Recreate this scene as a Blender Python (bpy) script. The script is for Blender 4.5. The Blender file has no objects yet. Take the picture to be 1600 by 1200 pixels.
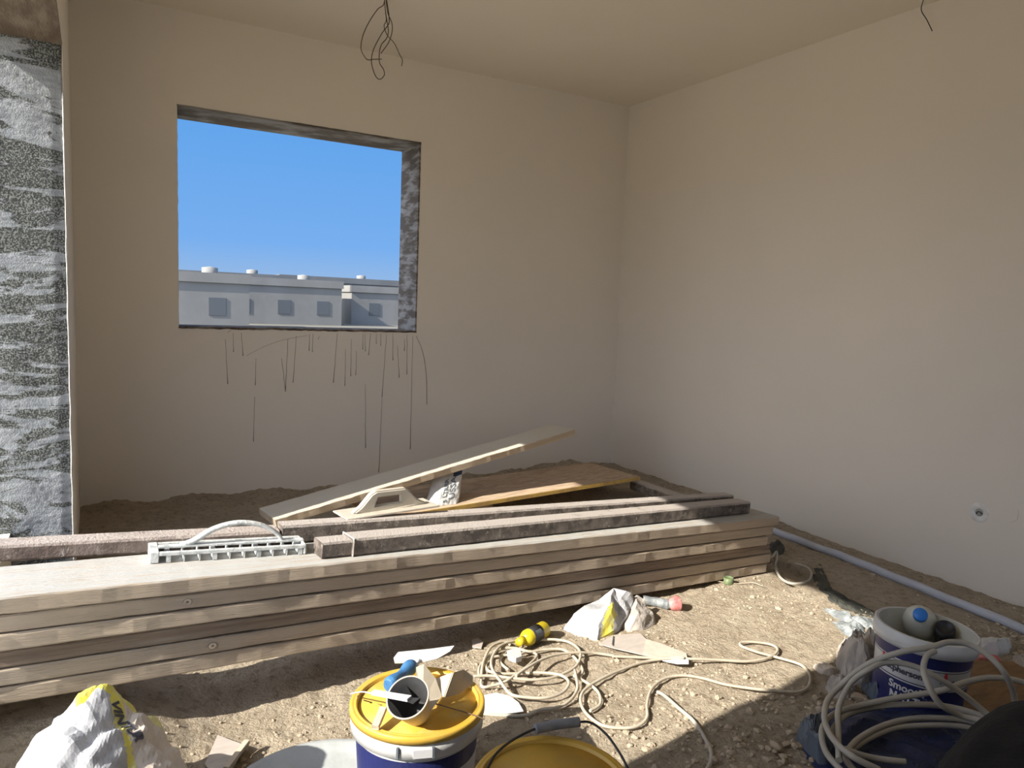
import bpy, bmesh, math, random
from mathutils import Vector, Matrix, noise
random.seed(7)
S = bpy.context.scene
COL = S.collection
# ------------------------------------------------------------------ camera
H = 1.25
FPX = 1143.45
yaw, pitch, roll = math.radians(29.808), math.radians(5.975), math.radians(2.257)
F = Vector((math.sin(yaw)*math.cos(pitch), math.cos(yaw)*math.cos(pitch), -math.sin(pitch)))
R0 = Vector((math.cos(yaw), -math.sin(yaw), 0)); U0 = R0.cross(F)
RX = R0*math.cos(roll) + U0*math.sin(roll)
UP = -R0*math.sin(roll) + U0*math.cos(roll)
cam = bpy.data.cameras.new('camera'); co = bpy.data.objects.new('camera', cam); COL.objects.link(co)
cam.sensor_fit = 'HORIZONTAL'; cam.sensor_width = 36; cam.lens = 36*FPX/1600
cam.clip_start = 0.02; cam.clip_end = 2000
co.matrix_world = Matrix(((RX.x, UP.x, -F.x, 0), (RX.y, UP.y, -F.y, 0), (RX.z, UP.z, -F.z, H), (0, 0, 0, 1)))
S.camera = co
S.view_settings.view_transform = 'Standard'; S.view_settings.look = 'None'
S.view_settings.exposure = 0.0; S.view_settings.gamma = 1.0; S.view_settings.use_curve_mapping = False
# ------------------------------------------------------------------ sky
W = bpy.data.worlds.new('sky'); S.world = W; W.use_nodes = True
nt = W.node_tree; nt.nodes.clear()
out = nt.nodes.new('ShaderNodeOutputWorld'); bg = nt.nodes.new('ShaderNodeBackground')
tc = nt.nodes.new('ShaderNodeTexCoord'); sx = nt.nodes.new('ShaderNodeSeparateXYZ')
rp = nt.nodes.new('ShaderNodeValToRGB')
nt.links.new(tc.outputs['Generated'], sx.inputs[0]); nt.links.new(sx.outputs['Z'], rp.inputs[0])
rp.color_ramp.elements[0].position = 0.0; rp.color_ramp.elements[0].color = (.36, .52, .74, 1)
rp.color_ramp.elements[1].position = 1.0; rp.color_ramp.elements[1].color = (.10, .26, .62, 1)
for p, c in ((.07, (.19, .43, .86, 1)), (.22, (.12, .37, .83, 1))):
    e = rp.color_ramp.elements.new(p); e.color = c
# bright hazy sky around the sun and behind the house
dt = nt.nodes.new('ShaderNodeVectorMath'); dt.operation = 'DOT_PRODUCT'
dt.inputs[1].default_value = Vector((-.88, -.12, .45)).normalized()
nt.links.new(tc.outputs['Generated'], dt.inputs[0])
mr = nt.nodes.new('ShaderNodeMapRange'); mr.interpolation_type = 'SMOOTHSTEP'
mr.inputs['From Min'].default_value = -.1; mr.inputs['From Max'].default_value = 1
nt.links.new(dt.outputs['Value'], mr.inputs['Value'])
mx = nt.nodes.new('ShaderNodeMix'); mx.data_type = 'RGBA'
nt.links.new(mr.outputs[0], mx.inputs['Factor']); nt.links.new(rp.outputs[0], mx.inputs['A'])
mx.inputs['B'].default_value = (1.95, 2.15, 2.6, 1)
nt.links.new(mx.outputs['Result'], bg.inputs['Color']); nt.links.new(bg.outputs[0], out.inputs[0])
# ------------------------------------------------------------------ sun
sun = bpy.data.lights.new('sun', 'SUN'); sun.energy = 9.6; sun.angle = math.radians(.55); sun.color = (1, .94, .84)
so = bpy.data.objects.new('sun', sun); COL.objects.link(so)
sd = Vector((1, .145, -.67)); so.rotation_euler = sd.to_track_quat('-Z', 'Y').to_euler(); so.location = (-4, 1, 5)

# ------------------------------------------------------------------ helpers
def gp(x, y, z=0.0):
    d = F + RX*((x-800)/FPX) + UP*((600-y)/FPX)
    return Vector((0, 0, H)) + d*((z-H)/d.z)
def gy(x, y, Y):
    d = F + RX*((x-800)/FPX) + UP*((600-y)/FPX)
    return Vector((0, 0, H)) + d*(Y/d.y)
def gx(x, y, X):
    d = F + RX*((x-800)/FPX) + UP*((600-y)/FPX)
    return Vector((0, 0, H)) + d*(X/d.x)
def tag(o, label, cat, group=None, kind=None):
    if label: o['label'] = label
    if cat: o['category'] = cat
    if group: o['group'] = group
    if kind: o['kind'] = kind
    return o
def link(name, me, mats, parent=None, smooth=False):
    o = bpy.data.objects.new(name, me); COL.objects.link(o)
    for m in (mats if isinstance(mats, (list, tuple)) else [mats]): me.materials.append(m)
    if smooth:
        for p in me.polygons: p.use_smooth = True
    if parent: o.parent = parent
    return o
def obj(name, bm, mats, parent=None, smooth=False):
    bmesh.ops.recalc_face_normals(bm, faces=bm.faces)
    me = bpy.data.meshes.new(name); bm.to_mesh(me); bm.free()
    return link(name, me, mats, parent, smooth)
def empty(name, loc=(0, 0, 0), rot=(0, 0, 0)):
    o = bpy.data.objects.new(name, None); COL.objects.link(o); o.location = loc; o.rotation_euler = rot
    o.empty_display_size = .05
    return o
def recenter(o, loc):
    "move a mesh object's origin to loc without moving its shape"
    loc = Vector(loc); o.data.transform(Matrix.Translation(-loc)); o.location = loc
    return o
def box(bm, a, b, mi=0):
    v = [bm.verts.new((x, y, z)) for x in (a[0], b[0]) for y in (a[1], b[1]) for z in (a[2], b[2])]
    for f in ((0, 1, 3, 2), (4, 6, 7, 5), (0, 4, 5, 1), (2, 3, 7, 6), (0, 2, 6, 4), (1, 5, 7, 3)):
        bm.faces.new([v[i] for i in f]).material_index = mi
def catmull(P, n=8, closed=False):
    P = [Vector(p) for p in P]; out = []
    m = len(P)
    for i in range(m if closed else m-1):
        if closed: a, b, c, d = P[(i-1) % m], P[i], P[(i+1) % m], P[(i+2) % m]
        else: a, b, c, d = P[max(i-1, 0)], P[i], P[i+1], P[min(i+2, m-1)]
        for k in range(n):
            t = k/n
            out.append(.5*((2*b)+(c-a)*t+(2*a-5*b+4*c-d)*t*t+(3*b-a-3*c+d)*t**3))
    if not closed: out.append(P[-1])
    return out
def tube(bm, path, r, seg=8, cap=True, mi=0):
    rings = []; n = len(path); prev = None
    for i, p in enumerate(path):
        t = (path[min(i+1, n-1)]-path[max(i-1, 0)])
        if t.length < 1e-9: t = Vector((1, 0, 0))
        t.normalize()
        if prev is None:
            u = t.orthogonal().normalized()
        else:
            u = (prev - t*prev.dot(t)); u = u.normalized() if u.length > 1e-6 else t.orthogonal().normalized()
        prev = u; w = t.cross(u)
        rr = r(i/(n-1)) if callable(r) else r
        rings.append([bm.verts.new(p+(u*math.cos(2*math.pi*k/seg)+w*math.sin(2*math.pi*k/seg))*rr) for k in range(seg)])
    for a, b in zip(rings, rings[1:]):
        for k in range(seg):
            f = bm.faces.new((a[k], a[(k+1) % seg], b[(k+1) % seg], b[k])); f.smooth = True; f.material_index = mi
    if cap:
        bm.faces.new(rings[0][::-1]).material_index = mi; bm.faces.new(rings[-1]).material_index = mi
def lathe(bm, prof, seg=64, close=False, mis=None):
    rings = []
    for r, z in prof:
        if r < 1e-6: rings.append([bm.verts.new((0, 0, z))])
        else: rings.append([bm.verts.new((r*math.cos(2*math.pi*k/seg), r*math.sin(2*math.pi*k/seg), z)) for k in range(seg)])
    for i, (a, b) in enumerate(zip(rings, rings[1:])):
        for k in range(seg):
            k2 = (k+1) % seg
            if len(a) == 1 and len(b) == 1: continue
            if len(a) == 1: f = bm.faces.new((a[0], b[k2], b[k]))
            elif len(b) == 1: f = bm.faces.new((a[k], a[k2], b[0]))
            else: f = bm.faces.new((a[k], a[k2], b[k2], b[k]))
            f.smooth = True
            if mis: f.material_index = mis[i]
def basis(P0, P1, up=Vector((0, 0, 1))):
    x = (Vector(P1)-Vector(P0)).normalized(); y = Vector(up).cross(x).normalized(); z = x.cross(y)
    return Matrix(((x.x, y.x, z.x, P0[0]), (x.y, y.y, z.y, P0[1]), (x.z, y.z, z.z, P0[2]), (0, 0, 0, 1)))
def beam_bm(L, w, h, bev=.004, n=40, jit=.0015, seed=0, x0=0.0):
    "long board along +x, y 0..w, z 0..h, softly worn edges"
    bm = bmesh.new()
    sec = [(bev, 0), (w-bev, 0), (w, bev), (w, h-bev), (w-bev, h), (bev, h), (0, h-bev), (0, bev)]
    rings = []
    for i in range(n+1):
        x = x0+L*i/n; ring = []
        for j, (y, z) in enumerate(sec):
            k = noise.noise(Vector((x*9, seed*3.1+j*.37, 0)))*jit*1.6 + noise.noise(Vector((x*45, seed*5.7+j, 2)))*jit
            yy = y + (k if y < w/2 else -k); zz = z + (abs(k)*.6 if z < h/2 else -abs(k)*.6)
            ring.append(bm.verts.new((x + (noise.noise(Vector((j*2.3, seed, i)))*.004 if i in (0, n) else 0), yy, zz)))
        rings.append(ring)
    for a, b in zip(rings, rings[1:]):
        for k in range(8): bm.faces.new((a[k], a[(k+1) % 8], b[(k+1) % 8], b[k]))
    bm.faces.new(rings[0][::-1]); bm.faces.new(rings[-1])
    return bm
def sheet(name, pts, thick, mat, parent=None, nrm=None, n=0):
    "thin piece with the given 3-D outline and real thickness"
    pts = [Vector(p) for p in pts]; bm = bmesh.new()
    if nrm is None:
        c = sum(pts, Vector())/len(pts); nrm = Vector()
        for a, b in zip(pts, pts[1:]+pts[:1]): nrm += (a-c).cross(b-c)
        nrm.normalize()
        if nrm.z < 0: nrm = -nrm
    lo = [bm.verts.new(p) for p in pts]; hi = [bm.verts.new(p+nrm*thick) for p in pts]
    bm.faces.new(lo); bm.faces.new(hi)
    for i in range(len(pts)):
        j = (i+1) % len(pts); bm.faces.new((lo[i], lo[j], hi[j], hi[i]))
    bmesh.ops.triangulate(bm, faces=[f for f in bm.faces if len(f.verts) > 4])
    return obj(name, bm, mat, parent)
def text_bm(s, size, bold=0.0):
    cu = bpy.data.curves.new('t', 'FONT'); cu.body = s; cu.size = size; cu.offset = bold; cu.resolution_u = 3
    cu.align_x = 'CENTER'; cu.align_y = 'CENTER'
    t = bpy.data.objects.new('t', cu); COL.objects.link(t)
    bpy.context.view_layer.update()
    me = bpy.data.meshes.new_from_object(t.evaluated_get(bpy.context.evaluated_depsgraph_get()))
    bpy.data.objects.remove(t); bm = bmesh.new(); bm.from_mesh(me); bpy.data.meshes.remove(me)
    return bm

# ------------------------------------------------------------------ materials
def mat(name, c1, c2=None, scale=6, rough=.85, bump=0.0, bscale=60, stretch=(1, 1, 1), detail=6, lo=.35, hi=.65, metal=0,
        dust=None, dust_amt=.9, c3=None, c3scale=2.0, c3lo=.5, c3hi=.62, trans=0, rnd=0.0, dlo=.3, dhi=.6, dist=.01):
    m = bpy.data.materials.new(name); m.use_nodes = True; n = m.node_tree; N = n.nodes; L = n.links
    b = N['Principled BSDF']; b.inputs['Roughness'].default_value = rough; b.inputs['Metallic'].default_value = metal
    if trans: b.inputs['Transmission Weight'].default_value = trans
    t = N.new('ShaderNodeTexCoord'); mp = N.new('ShaderNodeMapping'); mp.inputs['Scale'].default_value = stretch
    oi = N.new('ShaderNodeObjectInfo'); sc = N.new('ShaderNodeVectorMath'); sc.operation = 'ADD'
    cm = N.new('ShaderNodeCombineXYZ'); mm = N.new('ShaderNodeMath'); mm.operation = 'MULTIPLY'; mm.inputs[1].default_value = 37*(1 if rnd else 0)
    L.new(oi.outputs['Random'], mm.inputs[0]); L.new(mm.outputs[0], cm.inputs[0]); L.new(mm.outputs[0], cm.inputs[2])
    L.new(t.outputs['Object'], mp.inputs['Vector']); L.new(mp.outputs[0], sc.inputs[0]); L.new(cm.outputs[0], sc.inputs[1])
    vec = sc.outputs[0]
    def nz(s, d=detail, r=.6):
        q = N.new('ShaderNodeTexNoise'); q.inputs['Scale'].default_value = s; q.inputs['Detail'].default_value = d
        q.inputs['Roughness'].default_value = r; L.new(vec, q.inputs['Vector']); return q.outputs['Fac']
    def rng(s, a, z):
        q = N.new('ShaderNodeMapRange'); q.interpolation_type = 'SMOOTHSTEP'; q.inputs['From Min'].default_value = a; q.inputs['From Max'].default_value = z
        L.new(s, q.inputs['Value']); return q.outputs[0]
    def mix(f, a, z):
        q = N.new('ShaderNodeMix'); q.data_type = 'RGBA'; L.new(f, q.inputs['Factor'])
        for k, s in (('A', a), ('B', z)):
            if isinstance(s, tuple): q.inputs[k].default_value = (*s, 1)
            else: L.new(s, q.inputs[k])
        return q.outputs['Result']
    col = c1
    if c2: col = mix(rng(nz(scale), lo, hi), c1, c2)
    if c3: col = mix(rng(nz(c3scale, 8, .7), c3lo, c3hi), col, c3)
    if dust:
        g = N.new('ShaderNodeNewGeometry'); s = N.new('ShaderNodeSeparateXYZ'); L.new(g.outputs['Normal'], s.inputs[0])
        a = rng(s.outputs['Z'], .45, .9); nn = rng(nz(9, 8, .7), dlo, dhi)
        q = N.new('ShaderNodeMath'); q.operation = 'MULTIPLY'; L.new(a, q.inputs[0]); L.new(nn, q.inputs[1])
        q2 = N.new('ShaderNodeMath'); q2.operation = 'MULTIPLY'; q2.inputs[1].default_value = dust_amt; L.new(q.outputs[0], q2.inputs[0])
        col = mix(q2.outputs[0], col, dust)
    if isinstance(col, tuple): b.inputs['Base Color'].default_value = (*col, 1)
    else: L.new(col, b.inputs['Base Color'])
    if bump:
        bp = N.new('ShaderNodeBump'); bp.inputs['Strength'].default_value = bump; bp.inputs['Distance'].default_value = dist
        L.new(nz(bscale, 8, .65), bp.inputs['Height']); L.new(bp.outputs[0], b.inputs['Normal'])
    return m
M = {}
M['plaster'] = mat('wall plaster', (.79, .725, .63), (.765, .705, .615), 1.3, .9, .12, 25, dist=.006)
M['ceil'] = mat('ceiling plaster', (.78, .72, .62), (.76, .70, .60), 1.2, .9, .06, 20, dist=.004)
M['render'] = mat('rough grey render', (.11, .115, .11), (.42, .44, .45), 8, .95, 1.0, 150, (.8, 1, 2.2), 12, .36, .58, c3=(.06, .062, .058), c3scale=60, c3lo=.50, c3hi=.62, dist=.03)
M['soffit'] = mat('raw soffit', (.085, .06, .04), (.17, .135, .10), 7, .9, .6, 50, (3, .6, 1))
M['reveal'] = mat('raw concrete reveal', (.13, .11, .09), (.36, .35, .34), 5, .95, .8, 60, (.6, 1, 4), 8, .42, .62)
M['revealdark'] = mat('raw sill concrete', (.09, .065, .045), (.24, .19, .14), 14, .95, .8, 60)
M['bead'] = mat('white edge plaster', (.86, .85, .80), (.7, .68, .62), 20, .8, .4, 60)
M['dirt'] = mat('sandy dirt', (.53, .435, .315), (.64, .54, .405), 5, .97, 1.0, 75, c3=(.38, .295, .20), c3scale=30, c3lo=.48, c3hi=.66, dist=.032)
M['stone'] = mat('dirt clods', (.40, .325, .235), (.52, .43, .32), 3, .97, .5, 120, rnd=0, dist=.004)
M['outer'] = mat('outdoor ground', (.155, .145, .115), (.19, .175, .14), .2, .95)
M['terrace'] = mat('terrace screed', (.62, .55, .43), (.55, .49, .39), 3, .9, .3, 30)
WOODC = dict(scale=5, rough=.9, bump=.8, bscale=30, stretch=(.5, 9, 9), rnd=1)
M['plank'] = mat('weathered scaffold wood', (.58, .475, .36), (.47, .38, .285), lo=.25, hi=.75, c3=(.60, .54, .45), c3scale=3, c3lo=.58, c3hi=.85, **WOODC)
M['plankdust'] = mat('cement covered scaffold wood', (.58, .475, .36), (.47, .38, .285), lo=.25, hi=.75, c3=(.60, .54, .45), c3scale=3, c3lo=.58, c3hi=.85, dust=(.56, .555, .525), dlo=.34, dhi=.50, dust_amt=.95, **WOODC)
M['plankdark'] = mat('dark scaffold wood', (.20, .145, .105), (.37, .285, .21), lo=.3, hi=.7, c3=(.42, .36, .29), c3scale=3, c3lo=.52, c3hi=.7, **WOODC)
M['ply'] = mat('brown faced plywood', (.30, .17, .10), (.42, .27, .17), 3, .75, .3, 30, (1, 5, 5), dust=(.66, .55, .40), dlo=.25, dhi=.65, dust_amt=.75)
M['plyedge'] = mat('yellow plywood edge', (.68, .48, .13), (.50, .34, .14), 14, .8, .3, 60)
M['beam'] = mat('cement spattered steel', (.11, .075, .06), (.22, .17, .14), 14, .75, 1.0, 110, (1, 1, 1), 8, .35, .62, dust=(.50, .43, .38), dlo=.2, dhi=.5, dust_amt=.95, c3=(.45, .40, .35), c3scale=30, c3lo=.56, c3hi=.66, rnd=1)
M['beamC'] = mat('grey spattered steel', (.10, .08, .065), (.25, .205, .17), 18, .75, 1.0, 110, (1, 1, 1), 8, .35, .62, dust=(.56, .50, .45), dlo=.15, dhi=.45, dust_amt=.97, c3=(.44, .38, .31), c3scale=26, c3lo=.55, c3hi=.66, rnd=1)
M['float'] = mat('beige float plastic', (.56, .51, .42), (.48, .43, .35), 14, .6, .2, 60)
M['raspmetal'] = mat('white dusted steel', (.62, .63, .61), (.36, .38, .375), 30, .55, .5, 90, lo=.45, hi=.68)
M['sackw'] = mat('white paper sack', (.60, .60, .59), (.50, .50, .49), 12, .7, .25, 40)
M['sackplastic'] = mat('white woven sack', (.54, .545, .56), (.40, .405, .42), 22, .5, .35, 30)
M['sackcream'] = mat('cream sack paper', (.66, .58, .49), (.58, .51, .43), 10, .7, .25, 40)
M['yellow'] = mat('yellow print', (.80, .70, .08), (.72, .68, .30), 14, .6, .2, 40)
M['ink'] = mat('dark print', (.07, .07, .09), rough=.7)
M['inkgrey'] = mat('grey print', (.13, .15, .17), rough=.7)
M['navyprint'] = mat('dark blue print', (.035, .06, .12), rough=.6)
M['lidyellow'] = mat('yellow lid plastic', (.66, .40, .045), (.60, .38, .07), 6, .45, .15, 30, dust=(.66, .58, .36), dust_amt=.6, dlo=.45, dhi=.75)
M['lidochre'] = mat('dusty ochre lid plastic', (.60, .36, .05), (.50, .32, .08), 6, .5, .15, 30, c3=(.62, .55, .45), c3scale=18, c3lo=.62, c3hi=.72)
M['white'] = mat('white bucket plastic', (.62, .62, .61), (.55, .55, .535), 5, .4, .05, 20, c3=(.55, .52, .47), c3scale=12, c3lo=.6, c3hi=.75)
M['inside'] = mat('stained bucket inside', (.52, .52, .46), (.40, .40, .34), 6, .6, .1, 20)
M['navy'] = mat('navy label', (.016, .021, .10), (.022, .028, .13), 5, .4, c3=(.5, .5, .55), c3scale=55, c3lo=.70, c3hi=.74)
M['red'] = mat('red print', (.55, .04, .05), rough=.6)
M['redpink'] = mat('faded red plastic', (.60, .12, .12), (.66, .3, .28), 30, .6)
M['wt'] = mat('white print', (.62, .62, .63), rough=.6)
M['grip'] = mat('grey grip plastic', (.17, .18, .19), (.24, .24, .25), 20, .6)
M['wire'] = mat('dark steel wire', (.05, .05, .05), rough=.5, metal=.6)
M['blackwire'] = mat('black wire', (.02, .018, .015), rough=.6)
M['brownwire'] = mat('brown wire', (.12, .07, .04), rough=.6)
M['cable'] = mat('dusty white conduit', (.56, .50, .395), (.47, .41, .315), 12, .7, .2, 60)
M['cableg'] = mat('grey cable', (.46, .43, .37), (.40, .37, .315), 8, .55, .1, 60)
M['pipe'] = mat('blue grey pipe', (.50, .53, .60), (.44, .46, .52), 6, .5, .1, 30)
M['bottle'] = mat('yellow bottle plastic', (.68, .53, .02), (.60, .46, .03), 10, .35)
M['black'] = mat('black plastic', (.018, .018, .02), (.035, .035, .035), 10, .45)
M['blackcloth'] = mat('black fabric', (.003, .003, .0035), (.006, .006, .006), 8, .9, .5, 60)
M['bluecap'] = mat('blue cap plastic', (.03, .20, .62), rough=.4)
M['bluehandle'] = mat('blue handle plastic', (.04, .14, .33), (.07, .22, .45), 30, .4, .3, 60)
M['clear'] = mat('cloudy clear plastic', (.66, .66, .58), (.55, .54, .46), 8, .25, .1, 20, trans=.12)
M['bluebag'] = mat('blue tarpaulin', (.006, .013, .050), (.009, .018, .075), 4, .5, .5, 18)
M['greyblue'] = mat('grey blue plastic', (.13, .16, .20), (.09, .11, .14), 8, .5, .4, 30)
M['foil'] = mat('grey crinkled plastic', (.34, .365, .375), (.18, .20, .205), 24, .35, .8, 60, dist=.006)
M['membrane'] = mat('dark membrane', (.035, .037, .033), (.10, .10, .08), 14, .7, .6, 50)
M['paper'] = mat('crumpled grey paper', (.50, .45, .40), (.34, .31, .28), 12, .85, .4, 50)
M['osb'] = mat('orange brown chipboard', (.27, .16, .07), (.19, .11, .05), 9, .85, .5, 40, (1, 4, 1))
M['card'] = mat('beige plastic', (.55, .48, .38), (.46, .40, .31), 8, .6, .1, 30)
M['steel'] = mat('dusty trowel steel', (.62, .62, .61), (.52, .52, .50), 14, .5, .15, 40)
M['sign'] = mat('grey board', (.52, .46, .41), (.44, .39, .35), 10, .85, .2, 40, (1, 4, 1))
M['stick'] = mat('pale wood', (.62, .54, .42), (.50, .42, .32), 12, .85, .3, 40, (1, 6, 6))
M['green'] = mat('olive tin', (.17, .22, .10), (.10, .13, .07), 20, .5)
M['drip'] = mat('grout drip', (.19, .165, .14), (.32, .29, .25), 20, .9)
M['house'] = mat('cream house wall', (.27, .265, .25), (.23, .225, .21), .3, .9)
M['houseb'] = mat('grey house wall', (.20, .205, .205), (.17, .175, .175), .3, .9)
M['pane'] = mat('dark pane', (.12, .13, .14), rough=.2)

def jamb_mat():
    m = bpy.data.materials.new('rough grey render with trowelled smears'); m.use_nodes = True; N = m.node_tree.nodes; L = m.node_tree.links
    b = N['Principled BSDF']; b.inputs['Roughness'].default_value = .95
    t = N.new('ShaderNodeTexCoord')
    def nz(scale, detail, st=(1, 1, 1), dist=0, rough=.55):
        mp = N.new('ShaderNodeMapping'); mp.inputs['Scale'].default_value = st; L.new(t.outputs['Object'], mp.inputs[0])
        q = N.new('ShaderNodeTexNoise'); q.inputs['Scale'].default_value = scale; q.inputs['Detail'].default_value = detail; q.inputs['Roughness'].default_value = rough
        q.inputs['Distortion'].default_value = dist; L.new(mp.outputs[0], q.inputs['Vector']); return q.outputs['Fac']
    def rng(s_, a, z):
        q = N.new('ShaderNodeMapRange'); q.interpolation_type = 'SMOOTHSTEP'; q.inputs['From Min'].default_value = a; q.inputs['From Max'].default_value = z
        L.new(s_, q.inputs['Value']); return q.outputs[0]
    def mix(f, a, z):
        q = N.new('ShaderNodeMix'); q.data_type = 'RGBA'; L.new(f, q.inputs['Factor'])
        for k, c in (('A', a), ('B', z)):
            if isinstance(c, tuple): q.inputs[k].default_value = (*c, 1)
            else: L.new(c, q.inputs[k])
        return q.outputs['Result']
    dark = mix(rng(nz(170, 3), .46, .60), (.05, .054, .05), (.23, .245, .23))
    light = mix(rng(nz(14, 6, (1, 1, 5)), .35, .65), (.25, .268, .282), (.335, .355, .37))
    smear = nz(3.6, 9, (1, 1, 3.4), .9, .62)
    mk = rng(smear, .475, .525)
    L.new(mix(mk, dark, light), b.inputs['Base Color'])
    h = N.new('ShaderNodeMath'); h.operation = 'MULTIPLY_ADD'; L.new(mk, h.inputs[0]); h.inputs[1].default_value = -.6; 
    L.new(nz(170, 4), h.inputs[2])
    bp = N.new('ShaderNodeBump'); bp.inputs['Strength'].default_value = .8; bp.inputs['Distance'].default_value = .006
    L.new(nz(170, 4), bp.inputs['Height']); L.new(bp.outputs[0], b.inputs['Normal'])
    return m
M['render'] = jamb_mat()
# ------------------------------------------------------------------ setting
XL, XO, XR, YB, ZC, YJ, YN, ZL = -.090, -.40, 3.704, 4.77, 2.86, 3.49, 1.245, 2.20
def struct(name, bm, m, smooth=False):
    o = obj(name, bm, m, smooth=smooth); o['kind'] = 'structure'; return o
def sst(a, b, x):
    t = max(0, min(1, (x-a)/(b-a))); return t*t*(3-2*t)
def ztop(X): return .4684-.067*X
def front(X): return 2.136+.086*(X+.2)
def ground(x, y, fine=True):
    h = noise.noise(Vector((x*1.7, y*1.7, 3)))*.012 + noise.noise(Vector((x*6, y*6, 9)))*.007
    if fine:
        h += noise.noise(Vector((x*22, y*22, 1)))*.006 + abs(noise.noise(Vector((x*48, y*48, 5))))*.006*(1+sst(1.8, 1.2, y))
    bank = .13*sst(.36, -.15, x)*sst(1.85, 2.1, y)*sst(2.9, 2.6, y)
    h = h + bank
    e = max(0, 1-(YB-y)/.16); h += e*e*.045*(.5+1.0*noise.noise(Vector((x*5, y*7, 2)))+.25*noise.noise(Vector((x*25, y*25, 2))))
    e = max(0, 1-(XR-x)/.20); h -= .03*e*sst(3.4, 2.6, y)
    if 1.9 < x < 3.05 and 2.2 < y < 2.75: h = min(h, ztop(x)-.293) if x > 1.5 else h
    return h
bm = bmesh.new(); nx, ny = 380, 400
X0, X1, Y0, Y1 = -.31, 3.75, .75, 4.80
vs = [[bm.verts.new((X0+(X1-X0)*i/nx, Y0+(Y1-Y0)*j/ny, ground(X0+(X1-X0)*i/nx, Y0+(Y1-Y0)*j/ny))) for j in range(ny+1)] for i in range(nx+1)]
for i in range(nx):
    for j in range(ny): bm.faces.new((vs[i][j], vs[i+1][j], vs[i+1][j+1], vs[i][j+1])).smooth = True
box(bm, (-.31, -3.6, -.25), (3.75, .76, -.005)); box(bm, (-.31, .7, -.3), (3.75, 4.8, -.08))
me = bpy.data.meshes.new('floor'); bm.to_mesh(me); bm.free(); o = link('floor', me, M['dirt']); o['kind'] = 'structure'

bm = bmesh.new()
wx0, wx1, wz0, wz1 = .436, 1.945, 1.052, 2.335
box(bm, (XO, YB, -.3), (wx0, YB+.33, ZC)); box(bm, (wx1, YB, -.3), (XR+.2, YB+.33, ZC))
box(bm, (wx0, YB, -.3), (wx1, YB+.33, wz0)); box(bm, (wx0, YB, wz1), (wx1, YB+.33, ZC))
wall_back = struct('wall_back', bm, M['plaster'])
bm = bmesh.new(); box(bm, (XR, -3.6, -.3), (XR+.2, YB, ZC)); struct('wall_right', bm, M['plaster'])
bm = bmesh.new(); box(bm, (XO-.02, YJ, -.3), (XL, YB, ZC)); box(bm, (XO, YN, ZL+.012), (XL, YJ, ZC))
box(bm, (XO, -3.6, -.3), (-.17, YN, ZC)); box(bm, (XO, YN, -.3), (-.31, YJ, .265))
struct('wall_left', bm, M['plaster'])
bm = bmesh.new(); box(bm, (XO, -3.8, ZC), (XR+.2, YB+.33, ZC+.2)); struct('ceiling', bm, M['ceil'])
# unseen front end of the room; its wide opening is added to let sky light in
bm = bmesh.new(); box(bm, (XO, -3.8, -.3), (.3, -3.6, ZC)); box(bm, (3.3, -3.8, -.3), (XR+.2, -3.6, ZC)); box(bm, (.3, -3.8, 2.5), (3.3, -3.6, ZC))
struct('wall_front', bm, M['plaster'])
# rough rendered jamb
bm = bmesh.new(); n1, n2 = 40, 300
jv = []
for i in range(n1+1):
    col = []
    for j in range(n2+1):
        x = XO-.01+(XL-.004-XO+.01)*i/n1; z = .1+(ZL+.01-.1)*j/n2
        e = sst(.86, 1, i/n1)
        y = YJ-.012+noise.noise(Vector((x*9, z*6, 0)))*.004+noise.noise(Vector((x*70, z*80, 0)))*.0022+e*.008+(noise.noise(Vector((3, z*14, 0)))*.003)
        if i == n1: x += noise.noise(Vector((8, z*13, 0)))*.004
        col.append(bm.verts.new((x, y, z)))
    jv.append(col)
for i in range(n1):
    for j in range(n2): bm.faces.new((jv[i][j], jv[i+1][j], jv[i+1][j+1], jv[i][j+1])).smooth = True
ext = bmesh.ops.extrude_edge_only(bm, edges=[e for e in bm.edges if e.is_boundary])
for v in [g for g in ext['geom'] if isinstance(g, bmesh.types.BMVert)]: v.co.y = YJ+.004
struct('trim_1', bm, M['render'])
bm = bmesh.new(); box(bm, (XO, YN, ZL), (XL-.002, YJ, ZL+.014)); struct('trim_2', bm, M['soffit'])
# white plaster bead along the jamb edge
bm = bmesh.new(); P = []
for k in range(120):
    z = .12+1.9*k/119; w = noise.noise(Vector((z*11, 7, 0)))
    P.append(Vector((XL-.003+w*.002, YJ-.008, z)))
tube(bm, P, lambda t: .0022+.0016*abs(noise.noise(Vector((t*40, 1, 1))))+(.0035*abs(noise.noise(Vector((t*60, 4, 1)))) if t > .84 else 0), 6)
struct('trim_3', bm, M['bead'])
# window lining: raw reveal faces
bm = bmesh.new(); t = .008
def rough_slab(bm, a, b, mi, ax):
    box(bm, a, b, mi)
rough_slab(bm, (wx0-.002, YB-.003, wz0-.004), (wx1+.004, YB+.33, wz0+t), 1, 0)
rough_slab(bm, (wx0-.002, YB-.003, wz1-t), (wx1+.004, YB+.33, wz1+.004), 0, 0)
rough_slab(bm, (wx0-.003, YB+.004, wz0+t), (wx0+.001, YB+.33, wz1-t), 0, 0)
rough_slab(bm, (wx1-t, YB-.002, wz0+t), (wx1+.003, YB+.33, wz1-t), 0, 0)
bmesh.ops.subdivide_edges(bm, edges=[e for e in bm.edges if e.calc_length() > .3], cuts=60, use_grid_fill=True)
for v in bm.verts:
    if v.co.y < YB+.02:
        v.co.z += noise.noise(Vector((v.co.x*25, v.co.z*25, 0)))*.006*(1 if abs(v.co.z-wz0) < .03 else .3); v.co.x += noise.noise(Vector((v.co.z*22, 5, 0)))*.003
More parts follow.
